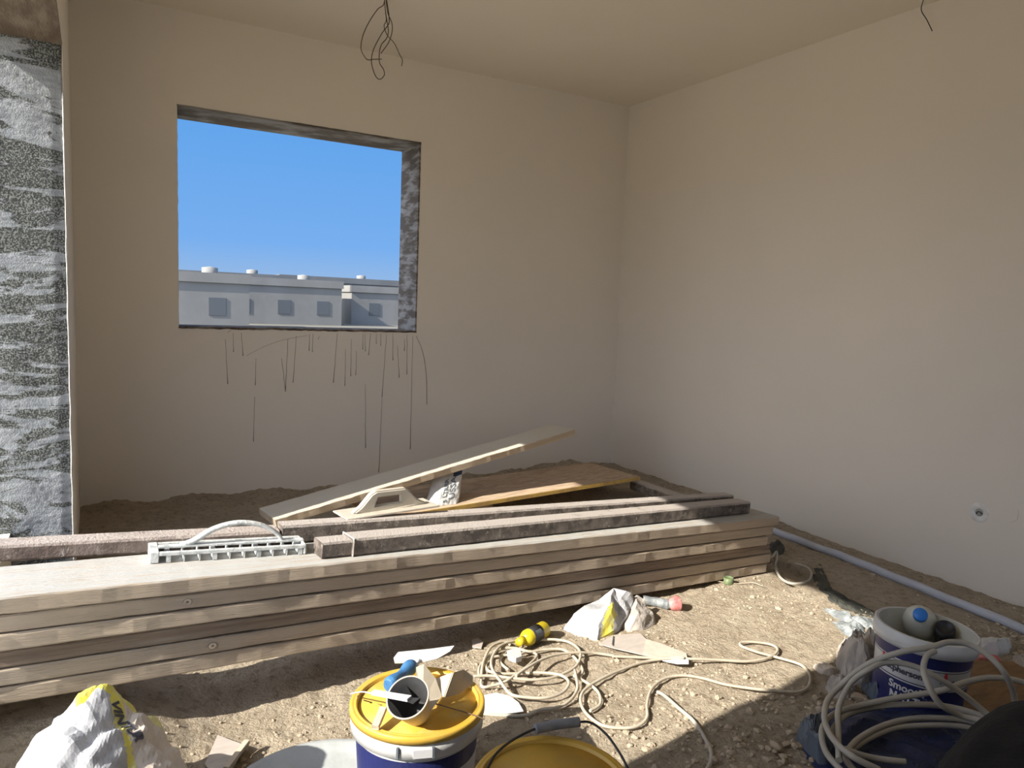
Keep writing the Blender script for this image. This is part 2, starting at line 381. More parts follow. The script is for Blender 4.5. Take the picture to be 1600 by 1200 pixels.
struct('window_1', bm, [M['reveal'], M['revealdark']])
# drips that ran from the sill down the wall
bm = bmesh.new()
drips = [((355, 520), (361, 516)), ((364, 520), (365, 550)), ((377, 520), (380, 556)), ((400, 560), (399, 602)), ((450, 530), (446, 612)),
         ((463, 525), (458, 598)), ((484, 522), (483, 548)), ((489, 522), (488, 550)), ((527, 520), (521, 598)), ((540, 545), (539, 603)),
         ((549, 530), (548, 588)), ((557, 548), (556, 586)), ((567, 521), (567, 546)), ((570, 521), (571, 549)), ((579, 521), (576, 555)),
         ((588, 521), (588, 537)), ((595, 521), (595, 540)), ((604, 523), (597, 620)), ((597, 620), (592, 738)), ((614, 521), (614, 563)),
         ((621, 540), (624, 590)), ((636, 523), (636, 585)), ((645, 525), (641, 702)), ((571, 600), (571, 700)), 
         ((398, 620), (396, 690)), ((440, 560), (446, 610)), ((500, 524), (497, 530)), ((632, 530), (632, 548)), ((352, 530), (356, 600))]
for (a, b) in drips:
    A, B = gy(*a, YB-.0015), gy(*b, YB-.0015)
    tube(bm, [A.lerp(B, k/8)+Vector((noise.noise(Vector((a[0], k*.7, 0)))*.003, 0, 0)) for k in range(9)], lambda t: .0010+.0014*t**4, 5)
P = catmull([gy(x, y, YB-.0015) for x, y in ((650, 525), (660, 548), (666, 585), (667, 632))], 6)
tube(bm, P, lambda t: .0010+.0012*t, 5)
P = catmull([gy(x, y, YB-.001) for x, y in ((480, 524), (440, 532), (410, 543), (385, 556))], 6)
tube(bm, P, .0008, 5)
obj('drip_stain', bm, M['drip'], wall_back)
# terrace outside the door opening and far ground
bm = bmesh.new(); box(bm, (-9, -8, -.35), (XO, 9, .02)); struct('terrace', bm, M['terrace'])
bm = bmesh.new(); box(bm, (-600, -600, -1.4), (600, 900, -1.2)); struct('outdoor_ground', bm, M['outer'])

# far houses seen low in the window
def house(x, y, w, d, h, m, label, stairs=False):
    r = empty('house', (x, y, -1.2)); tag(r, label, 'building')
    bm = bmesh.new(); box(bm, (-w/2, -d/2, 0), (w/2, d/2, h)); box(bm, (-w/2-.15, -d/2-.15, h), (w/2+.15, -d/2+.15, h+.7)); box(bm, (-w/2-.15, d/2-.15, h), (w/2+.15, d/2+.15, h+.7))
    box(bm, (-w/2-.15, -d/2, h), (-w/2+.15, d/2, h+.7)); box(bm, (w/2-.15, -d/2, h), (w/2+.15, d/2, h+.7))
    obj('wall', bm, m, r)
    k = max(2, int(w/3.5))
    for i in range(k):
        for fl in range(max(1, int(h/3))):
            bm = bmesh.new(); xx = -w/2+w*(i+.5)/k; box(bm, (xx-.6, -d/2-.05, fl*3+1), (xx+.6, -d/2+.02, fl*3+2.3)); obj('window', bm, M['pane'], r)
    bm = bmesh.new(); lathe(bm, [(0, 0), (.6, 0), (.6, 1.2), (0, 1.3)], 12); tk = obj('water_tank', bm, M['house'], r); tk.location = (w*.25, 0, h)
for px, Y, w, h, m, lab in ((279, 62, 9, 3.4, 'house', 'cream flat roofed house far outside at the left edge of the window'),
                          (345, 85, 13, 4.2, 'houseb', 'grey flat roofed house far outside, second from the left in the window'),
                          (430, 75, 11, 3.6, 'house', 'cream wide house far outside beyond the middle of the window'),
                          (520, 95, 15, 4.6, 'houseb', 'long grey house far outside, right of the middle of the window'),
                          (600, 80, 10, 3.4, 'house', 'cream house far outside, seen towards the right side of the window')):
    p = gy(px, 465, Y); house(p.x, Y, w, 8, h, M[m], lab)

# ------------------------------------------------------------------ scaffold planks
PT = .0448; PP = .0486
labs = ['top scaffold plank of the stack, its upper face white with cement',
        'second scaffold plank from the top of the stack, pale brown with a knot',
        'third scaffold plank from the top of the stack, pale brown',
        'fourth scaffold plank from the top of the stack, darkest brown with rough grain',
        'fifth scaffold plank from the top of the stack, pale wood with a round knot',
        'lowest scaffold plank of the stack, resting on the sandy floor']
ends = [2.93, 2.90, 2.86, 2.90, 2.91, 2.88]; offs = [0, .004, -.002, .006, .001, -.003]
for k in range(6):
    xa, xb = -.272+random.uniform(-.02, .01), ends[k]
    fo = offs[k]+.004*k
    zz = -PT-PP*k
    P0 = Vector((xa, front(xa)+fo, ztop(xa)+zz)); P1 = Vector((xb, front(xb)+fo, ztop(xb)+zz))
    L = (P1-P0).length
    o = obj('scaffold_plank', beam_bm(L, .255, PT, .004, 90, .0022, k), M['plankdust'] if k == 0 else (M['plankdark'] if k == 3 else M['plank']))
    o.matrix_world = basis(P0, P1); tag(o, labs[k], 'plank', 'planks in the stack')
    if k in (1, 4):
        q = gy(*((292, 948) if k == 1 else (333, 1023)), 2.18); q = o.matrix_world.inverted() @ q
        bm = bmesh.new()
        for rr, h_ in ((.0105, .0004), (.0090, .0007), (.0035, .001)):
            bmesh.ops.create_circle(bm, cap_ends=True, segments=20, radius=rr, matrix=Matrix.Translation((q.x, -.0015-h_, PT*.5)) @ Matrix.Rotation(math.pi/2, 4, 'X') @ Matrix.Diagonal((1.25, 1, 1, 1)))
        kn = obj('knot', bm, [M['plankdark'], M['stick'], M['plankdark']], o)
        for i_, p_ in enumerate(kn.data.polygons): p_.material_index = i_ % 3
# steel beams lying on the planks
def rhs(name, X0_, Y0_, X1_, Y1_, w, h, m, label, dz=0.0, inner=None, z0=None, z1=None, group=None):
    a = Vector((X0_, Y0_, (ztop(X0_) if z0 is None else z0)+dz)); b = Vector((X1_, Y1_, (ztop(X1_) if z1 is None else z1)+dz))
    r = empty(name); r.matrix_world = basis(a, b); tag(r, label, 'beam', group)
    L = (b-a).length; x0 = 0
    if inner:
        o = obj('inner_section', beam_bm(inner+.02, w-.012, h-.007, .006, 10, .0008, 3), m, r); o.location = (0, .006, .001); x0 = inner-.004
        bm = bmesh.new(); box(bm, (inner-.003, -.0008, .001), (inner, w+.0008, h+.0008)); obj('end_collar', bm, M['bead'], r)
    obj('outer_section', beam_bm(L-x0, w, h, .007, 60, .0012, X1_*3, x0=x0), m, r)
    return r
rhs('telescopic_beam', .617, 2.244, 2.80, 2.475, .090, .058, M['beamC'], 'front grey steel beam on the plank stack, with a narrower end piece at its left', .001, inner=.105)
rhs('telescopic_beam', .53, 2.425, 2.815, 2.600, .072, .062, M['beamC'], 'rear grey steel beam on the plank stack, behind the front one', .001)
rhs('steel_beam', -.29, 2.414, .52, 2.424, .085, .048, M['beam'], 'rusty brown steel beam at the left behind the metal rasp', .0)
qa, qb = gp(985, 751, .085), gp(1060, 777, .13)
o = rhs('steel_beam', qa.x, qa.y, qb.x, qb.y, .09, .062, M['beamC'], 'dark steel beam lying crosswise under the corner of the brown board', 0, z0=qa.z-.062, z1=qb.z-.062)

# plywood board lying near the back wall
a, b = gp(690, 801, .115), gp(1000, 750, .115)
a = a + (a-b)*.22; r = empty('plywood_board'); r.matrix_world = basis(a, b)
tag(r, 'brown faced plywood board with yellow edges lying low before the back wall', 'board')
L = (b-a).length
bm = bmesh.new(); box(bm, (0, .004, .003), (L-.004, .50, .024)); obj('face', bm, M['ply'], r)
bm = bmesh.new(); box(bm, (0, 0, 0), (L, .004, .023)); box(bm, (L-.004, .004, 0), (L, .50, .023)); box(bm, (0, .004, 0), (L-.004, .50, .0029)); obj('edge', bm, M['plyedge'], r)
# support blocks hidden below it
for k, (fx, lab) in enumerate(((.35, 'rough stone block under the left half of the brown board'),)):
    c = a.lerp(b, fx)+Vector((0, .25, 0)); bm = bmesh.new(); bmesh.ops.create_icosphere(bm, subdivisions=3, radius=1)
    for v in bm.verts: v.co = Vector((v.co.x*.14, v.co.y*.10, v.co.z*.062+.05))*(1+.12*noise.noise(v.co*3))
    o = obj('stone_block', bm, M['stone']); o.location = (c.x, c.y, 0); tag(o, lab, 'stone')
# tilted plank leaning over the paper sack
A = Vector((.753, 3.565, .180)); P1 = Vector((2.229, 3.768, .414)); d = P1-A; B = A+d*1.305
o = obj('leaning_plank', beam_bm((B-A).length, .235, .040, .003, 70, .0025, 9), mat('pale dusty plank', (.52, .42, .30), (.42, .34, .25), lo=.3, hi=.7, dust=(.72, .66, .54), dlo=.15, dhi=.45, dust_amt=.9, **WOODC))
o.matrix_world = basis(A-Vector((0, 0, .040)), B-Vector((0, 0, .040))); tag(o, 'long cement-stained plank sloping up to the right over a white paper sack', 'plank')

# ------------------------------------------------------------------ standing paper sack
def sack_stand():
    r = empty('paper_sack', gp(694, 789, .14)+Vector((.01, .05, 0))); tag(r, 'small white printed paper sack standing under the sloping plank', 'sack')
    th = math.radians(0)
    Lp = gy(672, 788, r.location.y); w2 = .105; base = r.location
    def pt(u, v, s):   # u across -1..1, v up 0..1, s front/back
        lean = .085*v; w = w2*(1-.10*v); dep = .06*(1-v**3*.5)*math.sqrt(max(0, 1-abs(u)**4))*(1-.25*v)
        cr = .006*noise.noise(Vector((u*4, v*5, s*2)))
        return Vector((u*w+lean-.02*abs(u)*(1-v)*0, -s*dep+cr+(.10*v), v*(.165+.02*u)+.005*noise.noise(Vector((u*3, 0, 1)))))
    bm = bmesh.new(); nu, nv = 32, 36; g = {}
    for s in (1, -1):
        for i in range(nu+1):
            for j in range(nv+1):
                if s == -1 and i in (0, nu): g[s, i, j] = g[1, i, j]; continue
                g[s, i, j] = bm.verts.new(pt(-1+2*i/nu, j/nv, s))
    for s in (1, -1):
        for i in range(nu):
            for j in range(nv):
                f = bm.faces.new((g[s, i, j], g[s, i+1, j], g[s, i+1, j+1], g[s, i, j+1]))
                f.material_index = 1 if (j >= nv-6 and i > nu*.62) else 0
    for j in (0, nv):
        for i in range(nu):
            try: bm.faces.new([v for v in dict.fromkeys((g[1, i, j], g[1, i+1, j], g[-1, i+1, j], g[-1, i, j]))])
            except Exception: pass
    obj('body', bm, [M['sackw'], M['navyprint']], r)
    for s, size, u0, v0, m in (('USSA', .056, .28, .50, M['inkgrey']), ('LTRRR', .038, -.18, .52, M['inkgrey']), ('5', .036, -.12, .12, M['inkgrey'])):
        bm = text_bm(s, size, .0012)
        bmesh.ops.triangulate(bm, faces=bm.faces); bmesh.ops.subdivide_edges(bm, edges=bm.edges[:], cuts=1)
        for v in bm.verts:
            x, y = v.co.x, v.co.y
            uu = u0 + (-y)/w2; vv = v0 + x/.19
            v.co = pt(max(-.99, min(.99, uu)), max(0, min(1, vv)), 1)+Vector((0, -.0016, .0006))
        obj('lettering', bm, m, r)
    r.scale = (.92, .92, .92)
sack_stand()

# ------------------------------------------------------------------ plaster float on the rear beam
def plaster_float():
    X0_, X1_ = .80, 1.16
    z = ztop(.9)+.068
    a = gp(551, 813, z); b = gp(702, 790, z)
    b = a+(b-a).normalized()*.40
    r = empty('plaster_float'); r.matrix_world = basis(a, b); tag(r, 'beige plastic plastering float with open handle lying on the rear steel beam', 'float')
    bm = bmesh.new(); box(bm, (-.02, -.0, 0), (.36, .13, .006)); bmesh.ops.bevel(bm, geom=bm.edges[:], offset=.002, segments=2, affect='EDGES'); obj('base_plate', bm, M['float'], r)
    # handle: a bridge outline with a slot, extruded
    out_ = [(.02, .006), (.055, .028), (.095, .070), (.115, .080), (.235, .078), (.25, .070), (.285, .032), (.325, .012), (.335, .006)]
    hole = [(.105, .020), (.122, .056), (.222, .056), (.226, .022)]
    bm = bmesh.new(); y0, y1 = .045, .078
    def ring(pts, y): return [bm.verts.new((x, y, zz)) for x, zz in pts]
    # build as swept bar: left leg, top, right leg, bottom web
    parts = [[(.02, .006), (.055, .028), (.095, .070), (.122, .056), (.105, .020), (.09, .006)],
             [(.095, .070), (.115, .080), (.235, .078), (.25, .070), (.222, .056), (.122, .056)],
             [(.25, .070), (.285, .032), (.325, .012), (.335, .006), (.24, .006), (.226, .022), (.222, .056)],
             [(.105, .020), (.226, .022), (.24, .006), (.09, .006)]]
    for p in parts:
        f0 = ring(p, y0); f1 = ring(p, y1); bm.faces.new(f0); bm.faces.new(f1[::-1])
        for i in range(len(p)):
            j = (i+1) % len(p); bm.faces.new((f0[i], f0[j], f1[j], f1[i]))
    bmesh.ops.remove_doubles(bm, verts=bm.verts, dist=.0005)
    # remove inner duplicated walls
    seen = {}
    for f in list(bm.faces):
        k = frozenset(v.index for v in f.verts) if False else tuple(sorted((round(v.co.x, 4), round(v.co.y, 4), round(v.co.z, 4)) for v in f.verts))
        if k in seen: bm.faces.remove(f); (bm.faces.remove(seen[k]) if seen[k].is_valid else None)
        else: seen[k] = f
    bmesh.ops.recalc_face_normals(bm, faces=bm.faces)
    es = [e for e in bm.edges if len(e.link_faces) == 2 and e.calc_face_angle() > .7]
    bmesh.ops.bevel(bm, geom=es, offset=.005, segments=3, affect='EDGES')
    obj('handle', bm, M['float'], r)
plaster_float()

# ------------------------------------------------------------------ metal rasp with bow handle on the top plank
def rasp():
    a = gp(248, 880, ztop(.14)); b = gp(478, 866, ztop(.58))
    r = empty('plaster_rasp'); r.matrix_world = basis(a, b); L = (b-a).length
    tag(r, 'white dusted metal plaster rasp with arched bow handle on the top plank', 'tool')
    bm = bmesh.new(); w = .105; hh = .030
    # long side rails raised on feet
    box(bm, (0, 0, .020), (L, .012, .032)); box(bm, (0, w-.012, .020), (L, w, .032))
    box(bm, (-.025, 0, 0), (0, w, .033)); box(bm, (L-.008, 0, .0), (L, w, .032))
    bmesh.ops.bevel(bm, geom=bm.edges[:], offset=.002, segments=1, affect='EDGES')
    obj('frame', bm, M['raspmetal'], r)
    n = 10
    for k in range(n):
        x = L*(k+.6)/n; bm = bmesh.new(); t = .0015 if k % 3 else .006
        box(bm, (x-t, 0.002, 0), (x+t, w-.002, .021)); obj('blade', bm, M['raspmetal'], r)
    bm = bmesh.new(); box(bm, (0, w/2-.012, .031), (L, w/2+.012, .036)); obj('spine', bm, M['raspmetal'], r)
    P = catmull([(L*.14, w/2, .034), (L*.22, w/2, .045), (L*.36, w/2, .082), (L*.52, w/2, .098), (L*.68, w/2, .088), (L*.80, w/2, .058), (L*.84, w/2, .035)], 8)
    bm = bmesh.new(); tube(bm, P, lambda t: .0105-.004*t, 10); obj('bow_handle', bm, M['raspmetal'], r)
rasp()

# ------------------------------------------------------------------ buckets
def wrap(bm, R, ang, z0, tilt_r=0.0):
    "wrap flat text on a cone of radius R(z) at angle ang"
    for v in bm.verts:
        z = z0+v.co.y; rr = R(z)+.0012; a = ang + v.co.x/rr
        v.co = Vector((rr*math.cos(a), rr*math.sin(a), z))
def bucket(name, loc, R, hgt, label, lid=None, rot=0, tilt=(0, 0), parts=()):
    r = empty(name, loc, (tilt[0], tilt[1], rot)); tag(r, label, 'bucket')
    rb = R*.86
    def Rz(z): return rb+(R-.006-rb)*z/hgt
    prof = [(0, 0), (rb, 0), (Rz(.002), .002), (Rz(hgt-.055), hgt-.055)]
    bm = bmesh.new(); lathe(bm, [(0, 0), (rb-.004, 0), (rb, .004), (Rz(hgt-.04), hgt-.04), (Rz(hgt)-.001, hgt), (Rz(hgt)-.004, hgt), (Rz(.01)-.003, .008), (0, .008)], 72, mis=[0, 0, 0, 0, 0, 1, 1])
    obj('body', bm, [M['white'], M['inside']], r)
    bm = bmesh.new(); lathe(bm, [(Rz(hgt-.048)+.0004, hgt-.048), (R+.003, hgt-.046), (R+.004, hgt-.018), (R+.002, hgt-.015), (R+.002, hgt-.002), (R-.001, hgt+.001), (Rz(hgt)-.0005, hgt+.0005), (Rz(hgt)-.0005, hgt-.048), (Rz(hgt-.048)+.0004, hgt-.048)], 72)
    obj('rim_collar', bm, M['white'], r)
    if lid:
        bm = bmesh.new(); lathe(bm, [(0, hgt-.010), (R-.030, hgt-.010), (R-.026, hgt-.005), (R-.021, hgt-.004), (R-.019, hgt-.009), (R-.016, hgt-.009), (R-.0125, hgt+.008), (R-.009, hgt+.010), (R-.006, hgt+.008), (R-.003, hgt+.008), (R+.003, hgt+.010), (R+.006, hgt+.006), (R+.0065, hgt-.008), (R+.0045, hgt-.008), (R+.0035, hgt+.003), (0, hgt-.0115)], 96)
        obj('lid', bm, M[lid], r)
    return r, Rz
def band(r, Rz, z0, z1, m, a0=0, a1=2*math.pi, off=.0006, name='label_band', n=60):
    bm = bmesh.new(); full = a1-a0 > 6.2; vs_ = []
    for k in range(n+(0 if full else 1)):
        a = a0+(a1-a0)*k/n
        vs_.append([bm.verts.new(((Rz(z)+o_)*math.cos(a), (Rz(z)+o_)*math.sin(a), z)) for z, o_ in ((z0, .0001), (z0, off), (z1, off), (z1, .0001))])
    for k in range(n):
        A_, B_ = vs_[k], vs_[(k+1) % len(vs_)]
        for i in range(3): f = bm.faces.new((A_[i], B_[i], B_[i+1], A_[i+1])); f.smooth = False
    return obj(name, bm, m, r)
# yellow lidded bucket in the sun
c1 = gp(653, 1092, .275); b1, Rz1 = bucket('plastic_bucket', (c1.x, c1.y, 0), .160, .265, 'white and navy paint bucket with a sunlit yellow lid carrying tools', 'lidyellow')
band(b1, Rz1, .03, .205, M['navy'])
band(b1, Rz1, .05, .16, M['wt'], math.radians(-75), math.radians(-15), .0012, 'white_panel', 24)
for aa in (-128, -100):
    bm = bmesh.new()
    bmesh.ops.create_cube(bm, size=1, matrix=Matrix.Rotation(math.radians(aa), 4, 'Z') @ Matrix.Translation((.1655, 0, .236)) @ Matrix.Diagonal((.008, .005, .026, 1)))
    obj('handle_lug', bm, M['inkgrey'], b1)
bm = bmesh.new(); a0, a1 = math.radians(-98), math.radians(-86)
bmesh.ops.create_cube(bm, size=1, matrix=Matrix.Rotation(math.radians(-108), 4, 'Z') @ Matrix.Translation((.1645, 0, .236)) @ Matrix.Diagonal((.006, .045, .020, 1)))
obj('pull_tab', bm, M['wt'], b1)
# shaded bucket in front with handle up
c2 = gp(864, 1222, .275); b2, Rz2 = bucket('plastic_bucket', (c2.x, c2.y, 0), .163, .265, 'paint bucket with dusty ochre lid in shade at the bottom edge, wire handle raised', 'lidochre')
band(b2, Rz2, .03, .212, M['navy'])
hp = [gp(x, y, z) for x, y, z in ((760, 1204, .27), (775, 1178, .285), (800, 1157, .295), (836, 1139, .30), (870, 1132, .30), (905, 1128, .30), (925, 1130, .295), (948, 1148, .285), (968, 1176, .275), (982, 1202, .265))]
inv = Vector((c2.x, c2.y, 0))
P = catmull([p-inv for p in hp], 6); bm = bmesh.new(); tube(bm, P, .0028, 8); hd = obj('handle', bm, M['wire'], b2)
bm = bmesh.new(); tube(bm, catmull([p-inv for p in hp[3:6]], 8), .0115, 12); obj('grip', bm, M['grip'], hd)
# paint bucket with the printed label, open
c3 = gp(1441, 976, .275); b3, Rz3 = bucket('plastic_bucket', (c3.x, c3.y, .0), .150, .272, 'open white paint bucket with blue Smooth Matt label by the right wall', None, 0, (math.radians(1.5), math.radians(2.5)))
v = math.atan2(-c3.y, -c3.x)
band(b3, Rz3, .186, .222, M['navy'])
band(b3, Rz3, .0, .118, M['navy'], 0, 2*math.pi)
band(b3, Rz3, .123, .126, M['navy'])
band(b3, Rz3, .179, .181, M['navy'])
ml = v-.42
def lab(s, size, a, z, m, bold=.0008, name='lettering'):
    bm = text_bm(s, size, bold); wrap(bm, Rz3, a, z); obj(name, bm, m, b3)
lab("Macpherson's", .027, v-.36, .152, M['ink'], .0012)
lab("Smooth", .034, v-.24, .098, M['wt'], .0010)
lab("MATT", .034, v-.26, .065, M['wt'], .0012)
lab("20L", .030, v+.30, .075, M['inkgrey'], .0005)
lab("Macpherson's", .018, v+.78, .150, M['ink'], .0008)
def emblem(a, z, s):
    bm = bmesh.new()
    for dx, dz, rr in ((0, .010, .0045), (0, .003, .0055), (-.003, -.004, .004), (.003, -.004, .004)):
        bmesh.ops.create_circle(bm, cap_ends=True, segments=12, radius=rr*s, matrix=Matrix.Translation((dx*s, dz*s, 0)))
    wrap(bm, Rz3, a, z); obj('emblem', bm, M['red'], b3)
emblem(v-.86, .168, 1.2); emblem(v+.52, .166, 1.0)
bm = bmesh.new(); box(bm, (-.004, -.030, -.003), (.004, .030, .004))
o = obj('handle_lug', bm, M['white'], b3); o.rotation_euler = (0, 0, v-.42); o.location = (.153*math.cos(v-.42), .153*math.sin(v-.42), .238)
# bottle and black tube in the bucket
def bottle_in():
    p = gp(1438, 960, .285); r = empty('water_bottle', (p.x-.0, p.y+.01, .055)); tag(r, 'cloudy clear plastic bottle with blue cap inside the open paint bucket', 'bottle')
    q = (Vector((0, 0, H))-Vector(p)).normalized(); dirv = (q+Vector((0, 0, .35))).normalized()
    r.location = Vector(p)-dirv*.20*1.25; r.scale = (1.25, 1.25, 1.25)
    r.rotation_euler = dirv.to_track_quat('Z', 'Y').to_euler()
    bm = bmesh.new(); lathe(bm, [(0, 0), (.038, 0), (.043, .006), (.044, .05), (.041, .06), (.044, .07), (.044, .13), (.040, .150), (.020, .172), (.0145, .178), (.0145, .188), (0, .188)], 32)
    obj('body', bm, M['clear'], r, True)
    bm = bmesh.new(); lathe(bm, [(0.0146, .186), (.0175, .186), (.018, .20), (.016, .203), (0, .203)], 20); obj('cap', bm, M['bluecap'], r)
bottle_in()
def tube_in():
    p = gp(1477, 982, .245); r = empty('sealant_tube', p); tag(r, 'black-ended plastic tube leaning in the open paint bucket', 'tube')
    q = (Vector((0, 0, H))-Vector(p)).normalized(); dirv = (q*.8+Vector((.0, .0, .8))).normalized()
    r.location = Vector(p)-dirv*.20; r.rotation_euler = dirv.to_track_quat('Z', 'Y').to_euler()
    bm = bmesh.new(); lathe(bm, [(0, 0), (.024, 0), (.027, .16), (.029, .165), (.029, .205), (.026, .205), (.026, .197), (0, .197)], 32); obj('body', bm, M['black'], r)
tube_in()

# ------------------------------------------------------------------ tools on the sunlit lid (lid top z about .255-.277)
ZT = .264
def P3(l, z=ZT): return [gp(x, y, z) for x, y in l]
def trowel():
    r = empty('trowel', gp(650, 1045, ZT)); tag(r, 'steel trowel with white dusted blade and blue handle on the sunlit yellow lid', 'trowel')
    o = r.location
    pts = [gp(x, y, z)-o for x, y, z in ((617, 1037, .315), (615, 1029, .318), (622, 1020, .32), (672, 1015, .325), (710, 1010, .335), (703, 1019, .33), (684, 1030, .32), (664, 1035, .315))]
    sheet('blade', pts, .0025, M['steel'], r)
    bm = bmesh.new(); tube(bm, catmull([gp(*q)-o for q in ((655, 1032, .318), (650, 1040, .322), (645, 1045, .318))], 5), .005, 8); obj('tang', bm, M['steel'], r)
    P = catmull([gp(*q)-o for q in ((644, 1040, .325), (628, 1054, .330), (607, 1072, .330))], 10)
    bm = bmesh.new(); tube(bm, P, lambda t: .016+.0035*math.sin(t*9)-.003*(t > .9), 14); obj('handle', bm, M['bluehandle'], r)
trowel()
def cup():
    p = gp(645, 1096, .328); r = empty('plastic_cup', p); tag(r, 'white plastic cup with black inside lying on its side on the sunlit yellow lid', 'cup')
    dirv = Vector((-.46, -.40, .75)).normalized(); r.rotation_euler = dirv.to_track_quat('Z', 'Y').to_euler(); r.location = Vector(p)-dirv*.062+Vector((-.005, .0, .0))
    bm = bmesh.new(); lathe(bm, [(0, 0), (.030, 0), (.032, .004), (.049, .085), (.051, .086), (.051, .089), (.0475, .089), (.030, .006), (0, .006)], 40, mis=[0]*6+[1]*2)
    obj('body', bm, [M['card'], M['black']], r)
cup()
def scraper():
    o = gp(600, 1085, ZT); r = empty('scraper', o); tag(r, 'white flat-handled scraper with thin wire end across the lid beside the cup', 'scraper')
    a = gp(583, 1084, .338)-o; b = gp(640, 1094, .352)-o; d = (b-a).normalized(); s = Vector((0, 0, 1)).cross(d)
    sheet('handle', [a-s*.007, b-s*.009, b+s*.009, a+s*.007], .007, M['wt'], r)
    bm = bmesh.new(); tube(bm, catmull([a, gp(566, 1081, .325)-o, gp(548, 1084, .285)-o], 6), .0018, 6); obj('wire_end', bm, M['steel'], r)
    sheet('blade', [b-s*.009, b+d*.02-s*.014, b+d*.02+s*.014, b+s*.009], .002, M['black'], r)
scraper()
o = obj('wooden_stick', beam_bm(.062, .017, .012, .001, 6, .0005, 2), M['stick']); o.matrix_world = basis(gp(592, 1141, ZT+.010), gp(606, 1107, ZT+.024)); tag(o, 'short pale wooden stub lying on the front of the sunlit yellow lid', 'stick')
def offcut():
    o = gp(700, 1085, ZT); r = empty('bead_offcut', o); tag(r, 'folded beige plastic angle offcut propped on the right of the sunlit yellow lid', 'offcut')
    q = lambda x, y, z: gp(x, y, z)-o
    sheet('left_face', [q(678, 1062, .30), q(708, 1051, .325), q(694, 1090, .285), q(680, 1080, .275)], .002, M['card'], r)
    sheet('right_face', [q(708, 1051, .325), q(724, 1046, .31), q(738, 1056, .29), q(738, 1068, .275), q(716, 1085, .27), q(694, 1090, .285)], .002, M['card'], r)
    o2 = gp(668, 1080, ZT); r2 = empty('bead_offcut', o2); tag(r2, 'grey beige plastic flap standing between the cup and the angle offcut', 'offcut')
    q = lambda x, y, z: gp(x, y, z)-o2
    sheet('left_face', [q(650, 1043, .34), q(662, 1038, .345), q(660, 1098, .285), q(650, 1086, .30)], .002, M['card'], r2)
    sheet('right_face', [q(662, 1038, .345), q(680, 1060, .315), q(690, 1088, .285), q(668, 1118, .268), q(660, 1098, .285)], .002, M['card'], r2)
offcut()
bm = bmesh.new(); tube(bm, catmull([gp(672, 1097, .268), gp(710, 1108, .270), gp(740, 1117, .283), gp(757, 1124, .280)], 5), .0015, 6)
o = obj('steel_wire', bm, M['brownwire']); tag(recenter(o, gp(672, 1097, .268)), 'thin bent wire running off the right front of the sunlit lid', 'wire')
bm = bmesh.new(); tube(bm, catmull([gp(568, 1094, .278), gp(582, 1098, .262), gp(596, 1102, .262)], 5), .0015, 6)
o = obj('steel_wire', bm, M['brownwire']); tag(recenter(o, gp(568, 1094, .268)), 'short thin wire at the left inside rim of the sunlit lid', 'wire')

